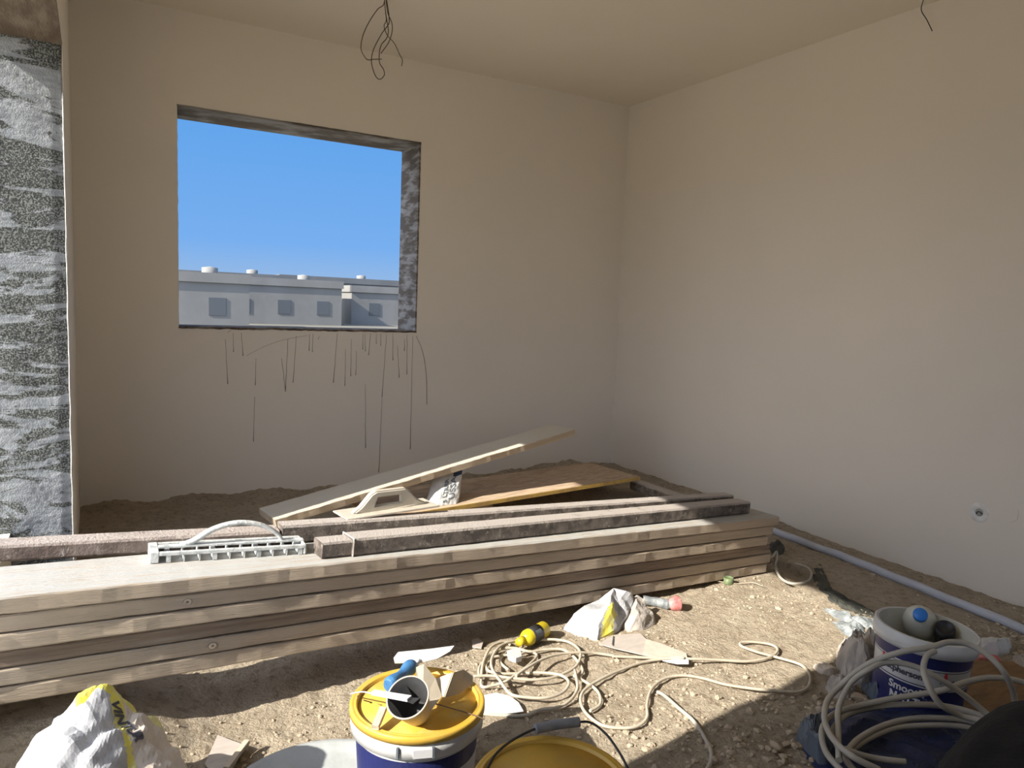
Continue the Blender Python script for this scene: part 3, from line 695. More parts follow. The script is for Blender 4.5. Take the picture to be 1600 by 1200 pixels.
# ------------------------------------------------------------------ crumpled things
def folds(q, n, freq, seed):
    "sum of sharp linear creases in random directions, about -.5 .. .5"
    rr = random.Random(seed); t = 0; wsum = 0
    for i in range(n):
        d = Vector((rr.uniform(-1, 1), rr.uniform(-1, 1), rr.uniform(-1, 1))).normalized(); f = freq*rr.uniform(.6, 1.7); ph = rr.random()
        w = 1/f; x = (q.dot(d)*f+ph+.25*noise.noise(q*freq*.6+Vector((i*3.1, seed, 0)))) % 1
        t += w*(abs(x-.5)*2-.5); wsum += w
    return t/wsum*math.sqrt(n)*.9
def crumple(name, outline, peak, hgt, m, label, cat, seed=0, amp=.25, power=1.6, rings=22, seg=96, fold=9, z0=-.004, group=None, matf=None, lift=None):
    "crumpled sheet/sack: closed outline on the ground rising to a peak, with sharp creases"
    outl = catmull([Vector((p[0], p[1], 0)) for p in outline], 12, True)
    pk = Vector((peak[0], peak[1], 0)); n = len(outl); bm = bmesh.new(); R_ = []
    def surf(q, t):
        base = hgt*(1-t**power)
        f1 = abs(noise.noise(Vector((q.x*fold, q.y*fold, seed)))); f2 = abs(noise.noise(Vector((q.x*fold*2.3, q.y*fold*2.3, seed+4)))); f3 = noise.noise(Vector((q.x*fold*.6, q.y*fold*.6, seed+8)))
        z = base*(1+amp*(f3*1.3)) + hgt*amp*((.5-f1*1.6)+.5*(.4-f2*1.5))*min(1, (1-t)*5)
        z += hgt*amp*.9*folds(Vector((q.x, q.y, 0)), 5, fold*.75, seed)*min(1, (1-t)*4)
        if lift: z += lift(q)
        return max(z, .002)+z0+.004
    top = bm.verts.new((pk.x, pk.y, surf(pk, 0)))
    for k in range(1, rings+1):
        t = k/rings; ring = []
        for i in range(seg):
            o_ = outl[int(i*n/seg) % n]; q = pk.lerp(o_, t)
            q = q+Vector((noise.noise(Vector((q.x*fold*1.5, q.y*fold*1.5, seed+2))), noise.noise(Vector((q.x*fold*1.5, q.y*fold*1.5, seed+3))), 0))*.012*(1 if t < 1 else .7)
            ring.append(bm.verts.new((q.x, q.y, surf(q, t))))
        R_.append(ring)
    for i in range(seg): bm.faces.new((top, R_[0][i], R_[0][(i+1) % seg]))
    for a, b in zip(R_, R_[1:]):
        for i in range(seg): bm.faces.new((a[i], a[(i+1) % seg], b[(i+1) % seg], b[i]))
    for v_ in bm.verts:
        if .0 < v_.co.x < 2.95 and 1.9 < v_.co.y < 2.6 and v_.co.y > front(v_.co.x)-.012: v_.co.y = front(v_.co.x)-.012-.1*(v_.co.y-front(v_.co.x)+.012)
    lo = [bm.verts.new((v_.co.x, v_.co.y, z0-.004)) for v_ in R_[-1]]
    for i in range(seg): bm.faces.new((R_[-1][i], R_[-1][(i+1) % seg], lo[(i+1) % seg], lo[i]))
    bm.faces.new(lo)
    if matf:
        for f in bm.faces: f.material_index = matf(f.calc_center_median())
    o = obj(name, bm, m); c = Vector((pk.x, pk.y, 0)); recenter(o, c); tag(o, label, cat, group); o['pk'] = 0; del o['pk']
    return o
G = lambda l, z=0: [gp(x, y, z) for x, y in l]
# centre sack: white plastic with yellow print
yl0, yl1 = gp(938, 966, .10), gp(962, 945, .10)
def ymat(c):
    a, b = yl0.xy, yl1.xy; d = (b-a); t = (c.xy-a).dot(d)/d.length_squared
    off = abs((c.xy-a).dot(Vector((-d.y, d.x)).normalized()))
    return 1 if (0 < t < 1 and off < .016*(1-abs(t-.5))) else 0
def facet_sack(name, P, T, m, label, cat, seed, matf=None, cuts=7, amp=.006):
    "crumpled sack from folded facets, closed down to the ground"
    V = [gp(*p) for p in P]
    for v_ in V:
        if v_.y > front(v_.x)-.015: v_.y = front(v_.x)-.015
    c = sum(V, Vector())/len(V); c.z = 0; bm = bmesh.new(); vs_ = [bm.verts.new(v_-c) for v_ in V]
    for t in T: bm.faces.new([vs_[i] for i in t])
    bmesh.ops.recalc_face_normals(bm, faces=bm.faces)
    bmesh.ops.subdivide_edges(bm, edges=bm.edges[:], cuts=cuts, use_grid_fill=True)
    bmesh.ops.triangulate(bm, faces=bm.faces)
    for v_ in bm.verts:
        q = v_.co; n_ = folds(q+Vector((0, 0, seed)), 5, 14, seed)*amp*2.2 + noise.noise(q*38+Vector((seed, 0, 0)))*amp*.5
        v_.co = q+Vector((n_*.5, -n_*.7, n_*.9))
    be = [e for e in bm.edges if e.is_boundary]
    ext = bmesh.ops.extrude_edge_only(bm, edges=be)
    for g in ext['geom']:
        if isinstance(g, bmesh.types.BMVert): g.co.z = -.008; g.co.y += .004
    bmesh.ops.holes_fill(bm, edges=[e for e in bm.edges if e.is_boundary], sides=0)
    if matf:
        for f in bm.faces: f.material_index = matf(f.calc_center_median()+c)
    o = obj(name, bm, m); o.location = c; tag(o, label, cat); return o
facet_sack('plastic_sack',
    [(876, 980, .004), (883, 950, .055), (903, 937, .080), (933, 937, .085), (958, 919, .125), (978, 924, .120), (992, 931, .095), (986, 950, .060), (965, 982, .018), (934, 999, .004), (900, 990, .004), (918, 955, .085), (950, 948, .105), (936, 976, .050), (896, 968, .040), (966, 940, .090)],
    [(0, 14, 10), (0, 1, 14), (1, 11, 14), (1, 2, 11), (2, 3, 11), (3, 12, 11), (3, 4, 12), (4, 15, 12), (4, 5, 15), (5, 6, 15), (6, 7, 15), (7, 8, 15), (8, 12, 15), (8, 13, 12), (12, 13, 11), (11, 13, 14), (14, 13, 10), (10, 13, 9), (9, 13, 8)],
    [M['sackplastic'], M['yellow']], 'crumpled white plastic sack with yellow print on the floor before the planks', 'sack', 3, ymat)
facet_sack('paper_sack',
    [(968, 980, .003), (978, 945, .055), (993, 931, .085), (1008, 938, .070), (1018, 958, .035), (1026, 974, .003), (1006, 984, .003), (984, 986, .003), (996, 958, .060), (1010, 970, .028)],
    [(0, 1, 8), (1, 2, 8), (2, 3, 8), (3, 4, 8), (4, 9, 8), (4, 5, 9), (5, 6, 9), (6, 8, 9), (6, 7, 8), (7, 0, 8)],
    M['paper'], 'crumpled brown-grey sack offcut touching the right of the white plastic sack', 'sack', 13, None, 6, .005)
def tube_thing():
    o_ = gp(1025, 948, .02); r = empty('squeezed_tube', o_); tag(r, 'flattened white tube with faded red end lying beside the planks', 'tube')
    P = catmull([gp(*q)-o_ for q in ((1005, 938, .028), (1022, 940, .028), (1040, 944, .026), (1047, 945, .026))], 6)
    bm = bmesh.new(); tube(bm, P, lambda t: .020+.005*noise.noise(Vector((t*6, 3, 0))), 12); obj('body', bm, M['foil'], r)
    P = [gp(*q)-o_ for q in ((1047, 945, .026), (1052, 944, .030), (1058, 943, .030))]
    bm = bmesh.new(); tube(bm, catmull(P, 4), lambda t: .022+.012*t, 12); obj('cap', bm, M['redpink'], r)
tube_thing()
# bottom left bag
def big_bag():
    c = Vector((-.005, 1.60, .02)); r = empty('building_sack', (c.x, c.y, 0)); tag(r, 'large crumpled white sack with yellow lettered strip at the bottom left', 'sack')
    pk = Vector((.030, 1.93, .27))
    bm = bmesh.new(); bmesh.ops.create_icosphere(bm, subdivisions=6, radius=1)
    def shape(d):
        d = d.normalized(); q = Vector((d.x*.175, d.y*.36, d.z*.20))
        # shoulders: rise to the back
        q.z += .055*sst(-.2, .7, d.y)*max(0, d.z+.3); q.x *= (1-.12*sst(0, 1, d.y)*sst(-.3, .8, d.z)); q.x += .02*d.y
        f = noise.noise(d*1.5+Vector((5, 1, 0))); ff = folds(d+Vector((2, 0, 0)), 7, 1.35, 12); fg = folds(d+Vector((2, 0, 0)), 5, 3.4, 5); f1 = abs(noise.noise(Vector((d.x*3.4, d.y*1.6, d.z*1.8)))); f2 = abs(noise.noise(Vector((d.x*6.5+d.y*4, d.y*2.5, d.z*4+3)))); f3 = abs(noise.noise(d*11))
        k = 1+.07*f+.14*ff+.12*fg-.012*f3
        q *= k
        return q
    for v_ in bm.verts: v_.co = shape(v_.co)+Vector((0, 0, .09))
    for v_ in bm.verts:
        if v_.co.z < -.015: v_.co.z = -.015
    for f in bm.faces:
        c_ = f.calc_center_median(); d = c_
        f.material_index = 0
        e_ = c_.x-(.050-.15*(c_.y-.1))
        if (c_.y > .17 and c_.x > -.03 and c_.z > .12) or (c_.y > .08 and -.004 < e_ < .022) or (0 < e_ < .014): f.material_index = 1
        elif e_ >= .014: f.material_index = 2
    o = obj('body', bm, [M['sackplastic'], M['yellow'], M['sackcream']], r)
    r.location = (-.022, 1.60, .035)
    from mathutils.bvhtree import BVHTree
    bv = BVHTree.FromPolygons([v_.co for v_ in o.data.vertices], [p.vertices for p in o.data.polygons])
    bm = text_bm('VINTUR', .034, .0014); bmesh.ops.subdivide_edges(bm, edges=bm.edges[:], cuts=1)
    nn = Vector((.30, -.40, .85)).normalized(); t1 = Vector((.36, -.80, -.42)); t1 = (t1-nn*t1.dot(nn)).normalized(); t2 = nn.cross(t1)
    for v_ in bm.verts:
        q = Vector((.060, .110, .27))+t1*v_.co.x+t2*v_.co.y
        hit = bv.ray_cast(q+nn*.5, -nn)
        v_.co = (hit[0] if hit[0] else q)+nn*.0025
    obj('lettering', bm, M['ink'], r)
    return r, o
bag, bagbody = big_bag()

# yellow bottle lying among the cables
def ybottle():
    a, b = gp(812, 1003, .036), gp(848, 984, .036); d = (b-a); r = empty('small_bottle', a); r.rotation_euler = d.to_track_quat('Z', 'Y').to_euler()
    tag(r, 'small yellow bottle with black label lying on its side beside the cable coil', 'bottle'); L = d.length
    bm = bmesh.new(); lathe(bm, [(0, .02), (.013, .02), (.026, .034), (.030, .045), (.030, L*1.05), (.026, L*1.1), (0, L*1.1)], 32); obj('body', bm, M['bottle'], r, True)
    bm = bmesh.new(); lathe(bm, [(.0302, .058), (.0308, .058), (.0308, .112), (.0302, .112)], 32); lb = obj('label', bm, M['black'], r)
    bm = bmesh.new(); lathe(bm, [(0, -.008), (.015, -.008), (.0155, .022), (0, .022)], 20); obj('cap', bm, M['bottle'], r)
    bm = bmesh.new(); n = 8
    for i in range(n):
        a0 = 2.2+i*.1; vs2 = [bm.verts.new((.0312*math.cos(t_), .0312*math.sin(t_), z_)) for t_, z_ in ((a0, .068), (a0+.1, .068), (a0+.1, .100), (a0, .100))]; bm.faces.new(vs2)
    for v_ in bm.verts: pass
    obj('label_patch', bm, M['inkgrey'], lb)
ybottle()
# olive tin by the planks
bm = bmesh.new(); lathe(bm, [(0, 0), (.022, 0), (.0225, .002), (.0225, .030), (.0205, .030), (.0205, .024), (0, .024)], 28)
o = obj('small_tin', bm, M['green']); p = gp(1138, 912, 0); o.location = (p.x, p.y, ground(p.x, p.y)); tag(o, 'small olive green round tin standing by the right foot of the planks', 'tin')

# papers, boards, offcuts lying on the floor
def flat(name, px, label, cat, m, z=.008, th=.003, lift=None):
    pts = [gp(x, y, z if not lift else lift[i]) for i, (x, y) in enumerate(px)]
    for i, p in enumerate(pts): p.z = max(p.z, ground(p.x, p.y)+.001) if not lift else p.z
    c = sum(pts, Vector())/len(pts); o = sheet(name, [p-c for p in pts], th, m, nrm=Vector((0, 0, 1))); o.location = c; tag(o, label, cat); return o
def slat():
    o_ = gp(990, 1010, .012); r = empty('flattened_carton', o_); tag(r, 'flattened grey carton strip with a white tip lying in front of the white plastic sack', 'carton')
    q = lambda x, y, z=.012: gp(x, y, z)-o_
    sheet('left_panel', [q(936, 1007), q(957, 994), q(1000, 991), q(1010, 1000), q(1004, 1024), q(960, 1014)], .004, M['sign'], r, Vector((0, 0, 1)))
    sheet('right_panel', [q(1004, 1024, .014), q(1010, 1000, .014), q(1030, 1006, .014), q(1072, 1022, .014), q(1074, 1030, .014), q(1040, 1030, .014)], .004, M['sackcream'], r, Vector((0, 0, 1)))
    sheet('white_tip', [q(1035, 1033, .020), q(1076, 1029, .022), q(1076, 1038, .022), q(1058, 1038, .02)], .003, M['wt'], r, Vector((0, 0, 1)))
    sheet('dark_tab', [q(956, 1007, .018), q(958, 994, .018), q(959, 994, .018), q(958, 1009, .018)], .002, M['ink'], r, Vector((0, 0, 1)))
slat()
flat('paper_sheet', [(752, 1088), (775, 1083), (796, 1088), (810, 1098), (818, 1112), (790, 1116), (756, 1114)], 'white sheet of paper under the cable coil beside the sunlit bucket', 'paper', M['wt'], .015, .002)
flat('plaster_scrap', [(792, 1024), (805, 1020), (813, 1024), (815, 1033), (806, 1036), (795, 1032)], 'small white plaster lump inside the cable coil', 'scrap', M['sackw'], .03, .018)
flat('cardboard_scrap', [(737, 1002), (746, 998), (755, 1004), (752, 1014), (738, 1012)], 'small brown cardboard scrap in the shade of the planks near the cable coil', 'scrap', M['sign'], .01, .004)
flat('cardboard_scrap', [(320, 1195), (340, 1150), (384, 1166), (362, 1204), (330, 1208)], 'brown-grey cardboard scrap on the shaded floor right of the big sack', 'scrap', M['sign'], .01, .003)
o = obj('wooden_stick', beam_bm(.12, .016, .012, .001, 6, .0005, 4), M['stick']); o.matrix_world = basis(gp(358, 1205, .02), gp(386, 1168, .02)); tag(o, 'short wooden batten on the shaded floor right of the big sack', 'stick')
# wide pale tub lid at the bottom edge
bm = bmesh.new(); lathe(bm, [(0, .014), (.22, .014), (.235, .018), (.25, .028), (.265, .030), (.272, .024), (.272, .0), (0, .0)], 80)
c = gp(508, 1268, .02); o = obj('tub_lid', bm, mat('pale grey lid plastic', (.44, .46, .455), (.36, .38, .375), 9, .5, .2, 20)); o.location = (c.x, c.y, .012); tag(o, 'wide pale grey round lid on the floor, cut off by the bottom edge', 'lid')
# grey crinkled plastic
foilp = [[(1286, 948), (1305, 952), (1330, 962), (1368, 968), (1372, 980), (1345, 975), (1310, 965)], [(1300, 968), (1325, 972), (1345, 975), (1352, 985), (1345, 994), (1322, 990)], [(1354, 985), (1372, 984), (1374, 997), (1360, 996)]]
for k, (pl_, lb) in enumerate(zip(foilp, ('long strip of crinkled grey plastic along the shadow edge left of the open bucket', 'puffed piece of crinkled grey plastic in front of the long grey strip', 'small crinkled grey plastic piece tucked against the open bucket'))):
    c = Vector((sum(p[0] for p in pl_)/len(pl_), sum(p[1] for p in pl_)/len(pl_)))
    crumple('plastic_scrap', G(pl_, .01), gp(c.x, c.y, .02), .028, M['foil'], lb, 'scrap', 20+k, .5, 1.5, 10, 48, fold=26, group=None)
# dark membrane strip
crumple('membrane_strip', G([(1268, 885), (1282, 880), (1290, 905), (1308, 930), (1335, 945), (1365, 955), (1370, 966), (1330, 958), (1296, 940), (1276, 915)]), gp(1296, 927, 0), .018, M['membrane'], 'dark torn membrane strip on the shaded floor left of the open bucket', 'strip', 31, .6, 1.5, 10, 64, fold=20)
crumple('membrane_scrap', G([(1202, 852), (1216, 850), (1226, 856), (1222, 866), (1208, 866)]), gp(1214, 856, 0), .03, M['membrane'], 'small dark rag at the right end of the plank stack', 'scrap', 33, .5, 1.3, 8, 40, fold=24)
# crumpled paper pile left of the open bucket
for k, (pl_, pk_, h_, m_, lb) in enumerate((
    ([(1305, 1040), (1310, 1012), (1330, 1002), (1362, 1004), (1382, 1020), (1392, 1050), (1370, 1072), (1335, 1070), (1312, 1060)], (1345, 1012, .12), .13, 'paper', 'tall crumpled grey paper sack heap leaning against the open bucket'),
    ([(1292, 1078), (1300, 1058), (1330, 1060), (1340, 1085), (1318, 1092)], (1316, 1068, .05), .05, 'paper', 'small crumpled paper piece at the left foot of the paper heap'),
    ([(1345, 1075), (1372, 1066), (1388, 1085), (1392, 1102), (1368, 1100)], (1370, 1080, .05), .05, 'greyblue', 'bluish torn sack piece at the foot of the open bucket'),
    ([(1270, 1042), (1282, 1036), (1300, 1042), (1318, 1052), (1300, 1056), (1284, 1052)], (1294, 1044, .03), .03, 'sackcream', 'pale torn paper strip at the shadow edge left of the paper heap'))):
    crumple('crumpled_paper', G(pl_), gp(*pk_), h_, M[m_], lb, 'paper', 40+k, .42, 1.2, 20, 80, fold=16 if h_ > .1 else 26)
# chipboard panel and torn papers right of the bucket
o = flat('chipboard_panel', [(1480, 1100), (1500, 1035), (1640, 1040), (1660, 1110), (1560, 1150)], 'orange-brown chipboard panel on the floor right of the open bucket', 'board', M['osb'], .012, .012)
crumple('torn_paper', G([(1522, 1010), (1530, 998), (1560, 998), (1578, 1003), (1582, 1016), (1568, 1026), (1545, 1022)]), gp(1555, 1010, .04), .045, M['sackw'], 'torn white paper sheet right behind the open bucket', 'paper', 51, .5, 1.3, 14, 64, fold=16)
crumple('torn_paper', G([(1518, 1034), (1530, 1022), (1556, 1026), (1562, 1034), (1540, 1038)]), gp(1540, 1030, .02), .022, [M['redpink']], 'faded red torn wrapper between the open bucket and the chipboard', 'wrapper', 52, .5, 1.3, 10, 48, fold=22)
crumple('torn_paper', G([(1578, 1040), (1590, 1022), (1640, 1020), (1650, 1050), (1600, 1056)]), gp(1600, 1036, .03), .03, M['paper'], 'grey torn paper layers at the right edge below the pipe', 'paper', 53, .4, 1.3, 12, 56, fold=14)

# pipe along the right wall
P = catmull([gp(x, y, .022) for x, y in ((1150, 806), (1210, 829), (1300, 863), (1400, 903), (1500, 943), (1597, 983), (1700, 1026))], 10)
for p in P: p.z = max(.018, ground(p.x, p.y, False)+.018)
bm = bmesh.new(); tube(bm, P, .0195, 16); o = obj('conduit_pipe', bm, M['pipe']); tag(recenter(o, P[0]), 'long grey-blue plastic pipe on the floor along the right wall', 'pipe')
# socket patch on the right wall
def socket():
    p = gx(1530, 801, XR); r = empty('socket_box', p); r.rotation_euler = (0, -math.pi/2, 0); tag(r, 'round unfinished socket hole in the right wall with wires', 'socket')
    bm = bmesh.new(); lathe(bm, [(.018, .0005), (.020, .004), (.044, .003), (.047, .0003)], 28)
    obj('plaster_ring', bm, M['bead'], r)
    bm = bmesh.new(); lathe(bm, [(0, .0008), (.019, .0008), (.019, .0002)], 20); obj('box', bm, mat('shaded grey socket', (.40, .38, .35), rough=.9), r)  # flat disc, the shade of the socket hole is put into its grey
    bm = bmesh.new(); tube(bm, catmull([(-.004, -.016, .002), (.006, -.006, .009), (.004, .004, .008), (-.008, .010, .004)], 6), .0022, 6)
    obj('wire', bm, M['blackwire'], r)
socket()
bm = bmesh.new(); pts = [gx(x, y, XR)+Vector((-.0005, 0, 0)) for x, y in ((1562, 796), (1576, 790), (1592, 797), (1590, 812), (1574, 818), (1561, 810))]
sheet('plaster_patch', pts, .003, M['plaster'], None, Vector((-1, 0, 0)))['kind'] = 'structure'; bpy.data.objects['plaster_patch'].name = 'trim_4'
bm.free()
bm = bmesh.new(); a_ = gy(893, 726, YB); tube(bm, catmull([a_+Vector((0, -.002, 0)), a_+Vector((.012, -.02, -.004)), a_+Vector((.03, -.03, -.006))], 4), .004, 6)
o = obj('wire_stub', bm, M['blackwire']); tag(recenter(o, a_), 'tiny dark wire stub poking from the back wall above the brown board', 'wire')
# hanging wires
def hang(name, paths, label, Xa, m, r=.0022, plane=None):
    root = empty(name, Xa); tag(root, label, 'wires')
    for k, pts in enumerate(paths):
        bm = bmesh.new(); tube(bm, catmull([plane(x, y)+Vector((0, .012*math.sin(i*1.9+k*2), 0))-Vector(Xa) for i, (x, y) in enumerate(pts)], 8), r, 6)
        obj('wire', bm, m[k % len(m)], root)
    return root
z8 = lambda l: [(530+a/8.57, b/8.57) for a, b in l]
A0 = gp(602, -3, ZC)
pl1 = lambda x, y: gy(x, y, A0.y)
h1 = hang('hanging_wires', [z8([(612, -20), (600, 60), (510, 130), (400, 290), (330, 460), (290, 640), (320, 750), (390, 795), (470, 790), (560, 800)]),
    z8([(615, -20), (612, 150), (625, 280), (612, 340), (640, 470), (730, 590), (820, 730), (850, 800), (825, 890)]),
    z8([(620, -20), (650, 120), (680, 260), (650, 340), (560, 460), (470, 650), (435, 800), (440, 930), (500, 1030), (560, 1055), (595, 1010), (590, 930), (550, 830), (535, 700), (560, 600), (640, 510), (660, 420), (630, 290), (620, 100), (616, -20)]),
    z8([(622, -20), (660, 160), (700, 310), (700, 430), (670, 560), (560, 715)])],
    'bundle of looped dark wires hanging from the ceiling before the back wall', A0, [M['brownwire'], M['brownwire'], M['blackwire'], M['brownwire']], .0024, pl1)
A1 = gp(1444, -2, ZC); pl2 = lambda x, y: gy(x, y, A1.y)
hang('hanging_wires', [[(1444, -4), (1443, 14), (1446, 32), (1455, 50)]], 'single short black wire hanging from the ceiling at the top right', A1, [M['blackwire']], .0022, pl2)

# ------------------------------------------------------------------ cables
def cable(name, pts, r, m, label, cat='cable', zf=None, n=7):
    P = []
    for p in pts:
        z = p[2] if len(p) > 2 else .009
        q = gp(p[0], p[1], z)
        if len(p) <= 2: q.z = max(ground(q.x, q.y, False)+r+.001, .004)
        P.append(q)
    P = catmull(P, n); bm = bmesh.new(); tube(bm, P, r, 8); o = obj(name, bm, m); tag(recenter(o, P[0]), label, cat); return o
c5 = lambda l: [(800+a*.2833, 860+b*.2833)+((c,) if c is not None else ()) for a, b, c in [(*t, None) if len(t) == 2 else t for t in l]]
c2z = lambda l: [(740+t[0]/7.273, 970+t[1]/7.273)+tuple(t[2:]) for t in l]
# coil left of centre, several turns
cable('cable_coil', c2z([(0, 630, .03), (200, 625, .03), (420, 650, .032), (640, 670, .03), (850, 655, .026), (1000, 610, .022), (1150, 530, .022), (1210, 430, .022), (1200, 330, .02), (1100, 250, .018), (950, 215, .016),
    (760, 215, .016), (600, 222, .018), (420, 240, .03), (290, 300, .034), (210, 420, .034), (210, 540, .034), (300, 680, .03), (420, 830, .022), (600, 870, .02), (820, 875, .02), (1000, 820, .02), (1080, 730, .022), (1060, 660, .024), (960, 610, .026), (750, 590, .02),
    (500, 600, .014), (300, 600, .014), (160, 560, .016), (150, 450, .016), (250, 340, .02), (450, 310, .02), (640, 350, .014), (800, 330, .012), (1000, 325, .012), (1130, 400, .014), (1240, 560, .012), (1180, 640, .012),
    (1150, 560, .03), (1180, 760, .014), (1100, 900, .014), (960, 980, .014), (760, 1010, .012), (640, 1060, .012), (480, 1080, .012), (250, 1070, .012), (100, 1055, .012)]), .0050, M['cable'], 'tangled coil of dusty white cable on the sunlit floor right of the yellow lid')
cable('cable_coil', c2z([(60, 620, .012), (70, 520, .012), (170, 430, .012), (330, 395, .012), (520, 380, .012), (620, 350, .01), (720, 400, .01), (560, 560, .024), (470, 620, .036), (360, 690, .03), (240, 730, .02), (100, 750, .016), (90, 640, .016), (110, 480, .024), (200, 300, .026), (350, 240, .02), (420, 300, .012),
    (300, 450, .01), (400, 560, .012)]), .0048, M['cable'], 'inner loose loops of dusty white cable at the left of the tangled coil')
cable('electric_cable', c2z([(480, 625, .04), (600, 540, .04), (800, 430, .036), (1000, 375, .03), (1200, 360, .026), (1400, 370, .014), (1600, 400, .012)]) + c5([(560, 585, .012), (700, 590, .014), (820, 595, .018), (970, 598, .024), (1150, 605, .014), (1300, 612, .012), (1420, 590, .012), (1465, 550, .012), (1430, 520, .012), (1330, 505, .012), (1262, 510, .012), (1270, 530, .012), (1350, 560, .012), (1480, 595, .010), (1590, 630, .010), (1640, 680, .010), (1640, 740, .010), (1600, 775, .010)]) +
    c5([(1530, 780, .010), (1350, 765, .010), (1180, 740, .010), (1050, 705, .012), (940, 690, .012), (840, 708, .012), (770, 765, .012), (745, 850, .012), (745, 920, .012), (700, 965, .010), (620, 980, .010), (500, 965, .010), (410, 900, .012), (378, 830, .014), (400, 770, .016), (490, 710, .016), (600, 660, .014), (730, 615, .014), (850, 597, .022), (950, 592, .03)]), .0050, M['cable'],
    'long white cable wandering in wide loops across the sunlit floor')
cable('electric_cable', c5([(340, 690, .012), (430, 740, .012), (480, 790, .014), (485, 850, .010), (430, 885, .010)]), .005, M['cable'], 'short cable piece crossing between the coil and the wide loops')
cable('electric_cable', c5([(800, 780, .012), (840, 800, .012), (920, 870, .012), (1000, 940, .012), (1060, 1030, .012), (1098, 1110, .012), (1095, 1170, .012), (1070, 1215, .012)]), .006, M['cableg'], 'pale cable running down across the shadow edge to the bottom of the view')
cable('electric_cable', [(1150, 885, .012), (1185, 876, .02), (1205, 870, .06), (1213, 862, .08), (1214, 872, .05), (1212, 885, .02), (1220, 903, .01), (1238, 912, .01), (1262, 908, .01), (1268, 896, .012), (1260, 886, .012), (1240, 880, .012)], .0062, M['cableg'], 'grey cable loop on the shaded floor at the right end of the planks')
cable('bent_wire', [(1120, 908, .006), (1150, 912, .006), (1175, 910, .01), (1192, 916, .012)], .0018, M['stick'], 'thin pale wire behind the olive tin', 'wire')
# coiled grey cable over the blue tarpaulin, bottom right
c6 = lambda l: [(1200+a*.3, 840+b*.3, z) for a, b, z in l]
R6 = .0085
cable('heavy_cable', c6([(580, 1210, .10), (440, 1140, .12), (340, 1050, .12), (295, 950, .12), (310, 850, .13), (380, 770, .16), (460, 700, .21), (560, 640, .26), (700, 595, .30), (850, 570, .315), (940, 545, .32), (1040, 555, .315), (1140, 610, .30), (1220, 690, .27), (1265, 770, .22), (1285, 850, .16), (1290, 960, .12)]), R6, M['cableg'], 'thick grey cable arching high in front of the open bucket')
cable('heavy_cable', c6([(370, 1160, .10), (365, 1000, .11), (370, 880, .13), (430, 760, .18), (520, 690, .24), (620, 650, .26), (760, 670, .26), (900, 740, .24), (1020, 820, .20), (1130, 910, .16), (1230, 1000, .14), (1300, 1080, .12)]), R6, M['cableg'], 'thick grey cable rising from the blue tarpaulin and dropping behind the black bag')
cable('heavy_cable', c6([(420, 1250, .08), (310, 1130, .09), (280, 1030, .10), (300, 960, .10), (360, 910, .10), (460, 880, .11), (640, 840, .14), (800, 815, .17), (930, 790, .20), (1040, 750, .22), (1160, 730, .23), (1300, 745, .23), (1420, 790, .22)]), R6, M['cableg'], 'thick grey cable sweeping across the front of the open bucket to the right edge')
cable('heavy_cable', c6([(470, 1240, .07), (380, 1120, .075), (340, 1010, .08), (400, 930, .09), (520, 890, .10), (660, 872, .12), (820, 870, .13), (960, 885, .13), (1100, 925, .13), (1220, 990, .12), (1320, 1080, .11)]), R6, M['cableg'], 'thick grey cable lying low along the back edge of the blue tarpaulin')
cable('heavy_cable', c6([(1240, 1050, .15), (1120, 960, .17), (1010, 930, .17), (900, 870, .20), (840, 780, .24), (810, 690, .27), (825, 620, .30), (870, 590, .31)]), R6, M['cableg'], 'upright bend of thick grey cable crossing the bucket lettering')
cable('heavy_cable', c6([(400, 1130, .09), (470, 1050, .085), (600, 980, .09), (740, 945, .095), (900, 940, .10), (1060, 960, .10), (1200, 1020, .10)]), R6, M['cableg'], 'upper of two thick grey cables curving over the blue tarpaulin')
cable('heavy_cable', c6([(420, 1120, .07), (520, 1050, .075), (660, 995, .08), (800, 980, .085), (960, 980, .09), (1080, 1000, .09), (1200, 1060, .09)]), R6, M['cableg'], 'lower of two thick grey cables curving over the blue tarpaulin')
cable('heavy_cable', c6([(400, 1100, .12), (470, 1128, .11), (560, 1150, .10), (650, 1162, .10), (716, 1168, .10)]), R6, M['cableg'], 'cut end of thick grey cable lying on the blue tarpaulin')
# blue tarpaulin bag
crumple('blue_tarpaulin', G([(1245, 1165), (1262, 1120), (1300, 1108), (1380, 1112), (1470, 1104), (1560, 1130), (1600, 1200), (1500, 1290), (1330, 1270), (1275, 1215)]), gp(1400, 1165, .05), .055, M['bluebag'], 'folded blue tarpaulin bag on the floor under the thick grey cables', 'tarpaulin', 61, .5, 3, 24, 96, fold=6)
crumple('plastic_bag', G([(1243, 1158), (1262, 1128), (1285, 1118), (1300, 1150), (1305, 1190), (1285, 1205), (1262, 1180)]), gp(1272, 1150, .08), .075, M['greyblue'], 'small grey-blue folded plastic bag at the left end of the blue tarpaulin', 'bag', 63, .55, 1.6, 16, 64, fold=13)
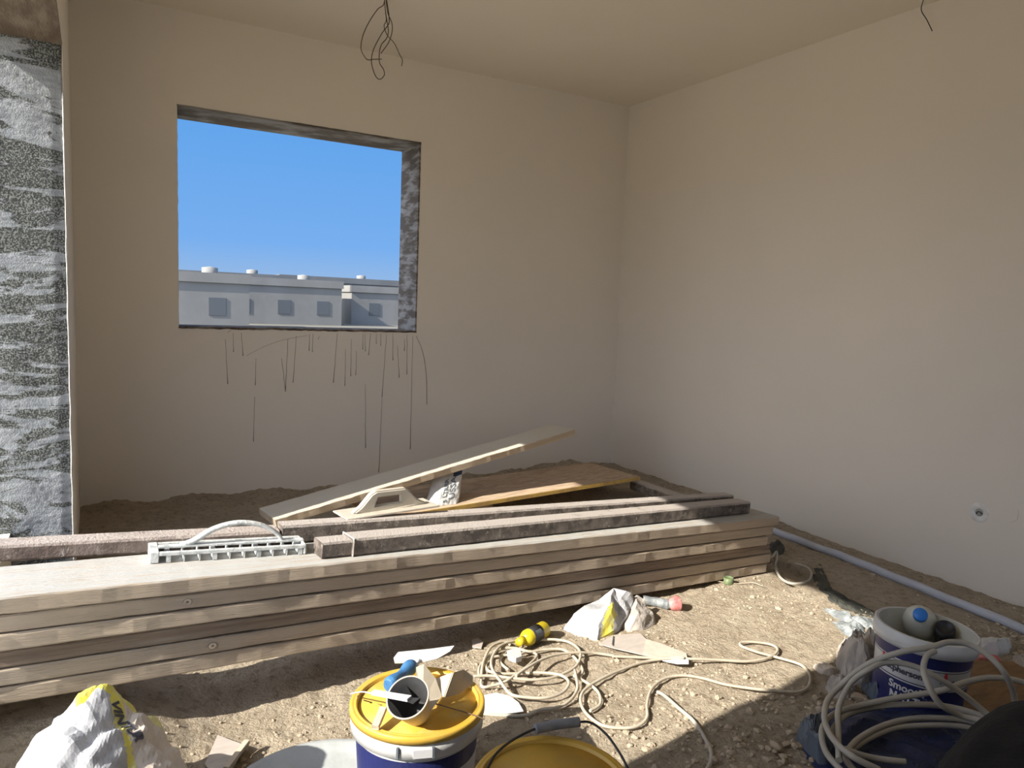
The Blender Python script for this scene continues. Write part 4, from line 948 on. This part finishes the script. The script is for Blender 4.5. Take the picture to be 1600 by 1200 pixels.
# black bag close to the camera
def black_bag():
    c = gp(1600, 1150, .34); r = empty('black_bag', (c.x+.08, c.y-.06, 0)); tag(r, 'black fabric bag filling the bottom right corner', 'bag')
    bm = bmesh.new(); bmesh.ops.create_icosphere(bm, subdivisions=5, radius=1)
    for v_ in bm.verts:
        d = v_.co.normalized(); dz_ = math.copysign(abs(d.z)**.7, d.z); q = Vector((d.x*.46, d.y*.22, dz_*.19)); q.z *= 1+.30*d.x; q *= 1+.10*noise.noise(d*2+Vector((3, 1, 1)))-.06*abs(noise.noise(d*5))
        q.z = max(q.z, -.17); v_.co = q+Vector((0, 0, .17))
    obj('body', bm, M['blackcloth'], r, True)
    return r
BB = black_bag()

# ------------------------------------------------------------------ gravel and clods
bm = bmesh.new(); rg = random.Random(5)
ico = bmesh.new(); bmesh.ops.create_icosphere(ico, subdivisions=1, radius=1); IV = [v_.co.copy() for v_ in ico.verts]; IF = [[v_.index for v_ in f.verts] for f in ico.faces]; ico.free()
def inbucket(x, y):
    return any((x-c.x)**2+(y-c.y)**2 < .15**2 for c in (c1, c2, c3))
cnt = 0
while cnt < 9000:
    x = rg.uniform(-.05, 3.65); y = rg.uniform(.85, 4.74)
    if y > 2.6 and rg.random() < .75: continue
    if inbucket(x, y): continue
    if x < 2.95 and front(x)-.004 < y < front(x)+.27: continue
    dens = .35+1.1*noise.noise(Vector((x*2.5, y*2.5, 12)))+.5*sst(1.9, 1.3, y)+.6*sst(4.4, 4.75, y)+.4*sst(3.3, 3.7, x)
    if rg.random() > dens: continue
    s = (.0014+.004*rg.random()**3+(.006*rg.random()**5))*(1+.7*sst(1.75, 1.3, y))
    if rg.random() < .02: s *= 1.7
    z = ground(x, y); ph = rg.random()*6.3
    vs_ = []
    sc_ = (s*rg.uniform(.8, 1.5), s*rg.uniform(.8, 1.2), s*rg.uniform(.5, .9))
    for v_ in IV:
        k = 1+rg.uniform(-.22, .22); a, b, c_ = v_.x*sc_[0]*k, v_.y*sc_[1]*k, v_.z*sc_[2]*k
        vs_.append(bm.verts.new((x+a*math.cos(ph)-b*math.sin(ph), y+a*math.sin(ph)+b*math.cos(ph), z+c_+sc_[2]*.3)))
    for f in IF: bm.faces.new([vs_[i] for i in f])
    cnt += 1
o = obj('gravel', bm, M['stone']); tag(o, 'loose gravel and dirt clods scattered over the sandy floor', 'gravel', kind='stuff')
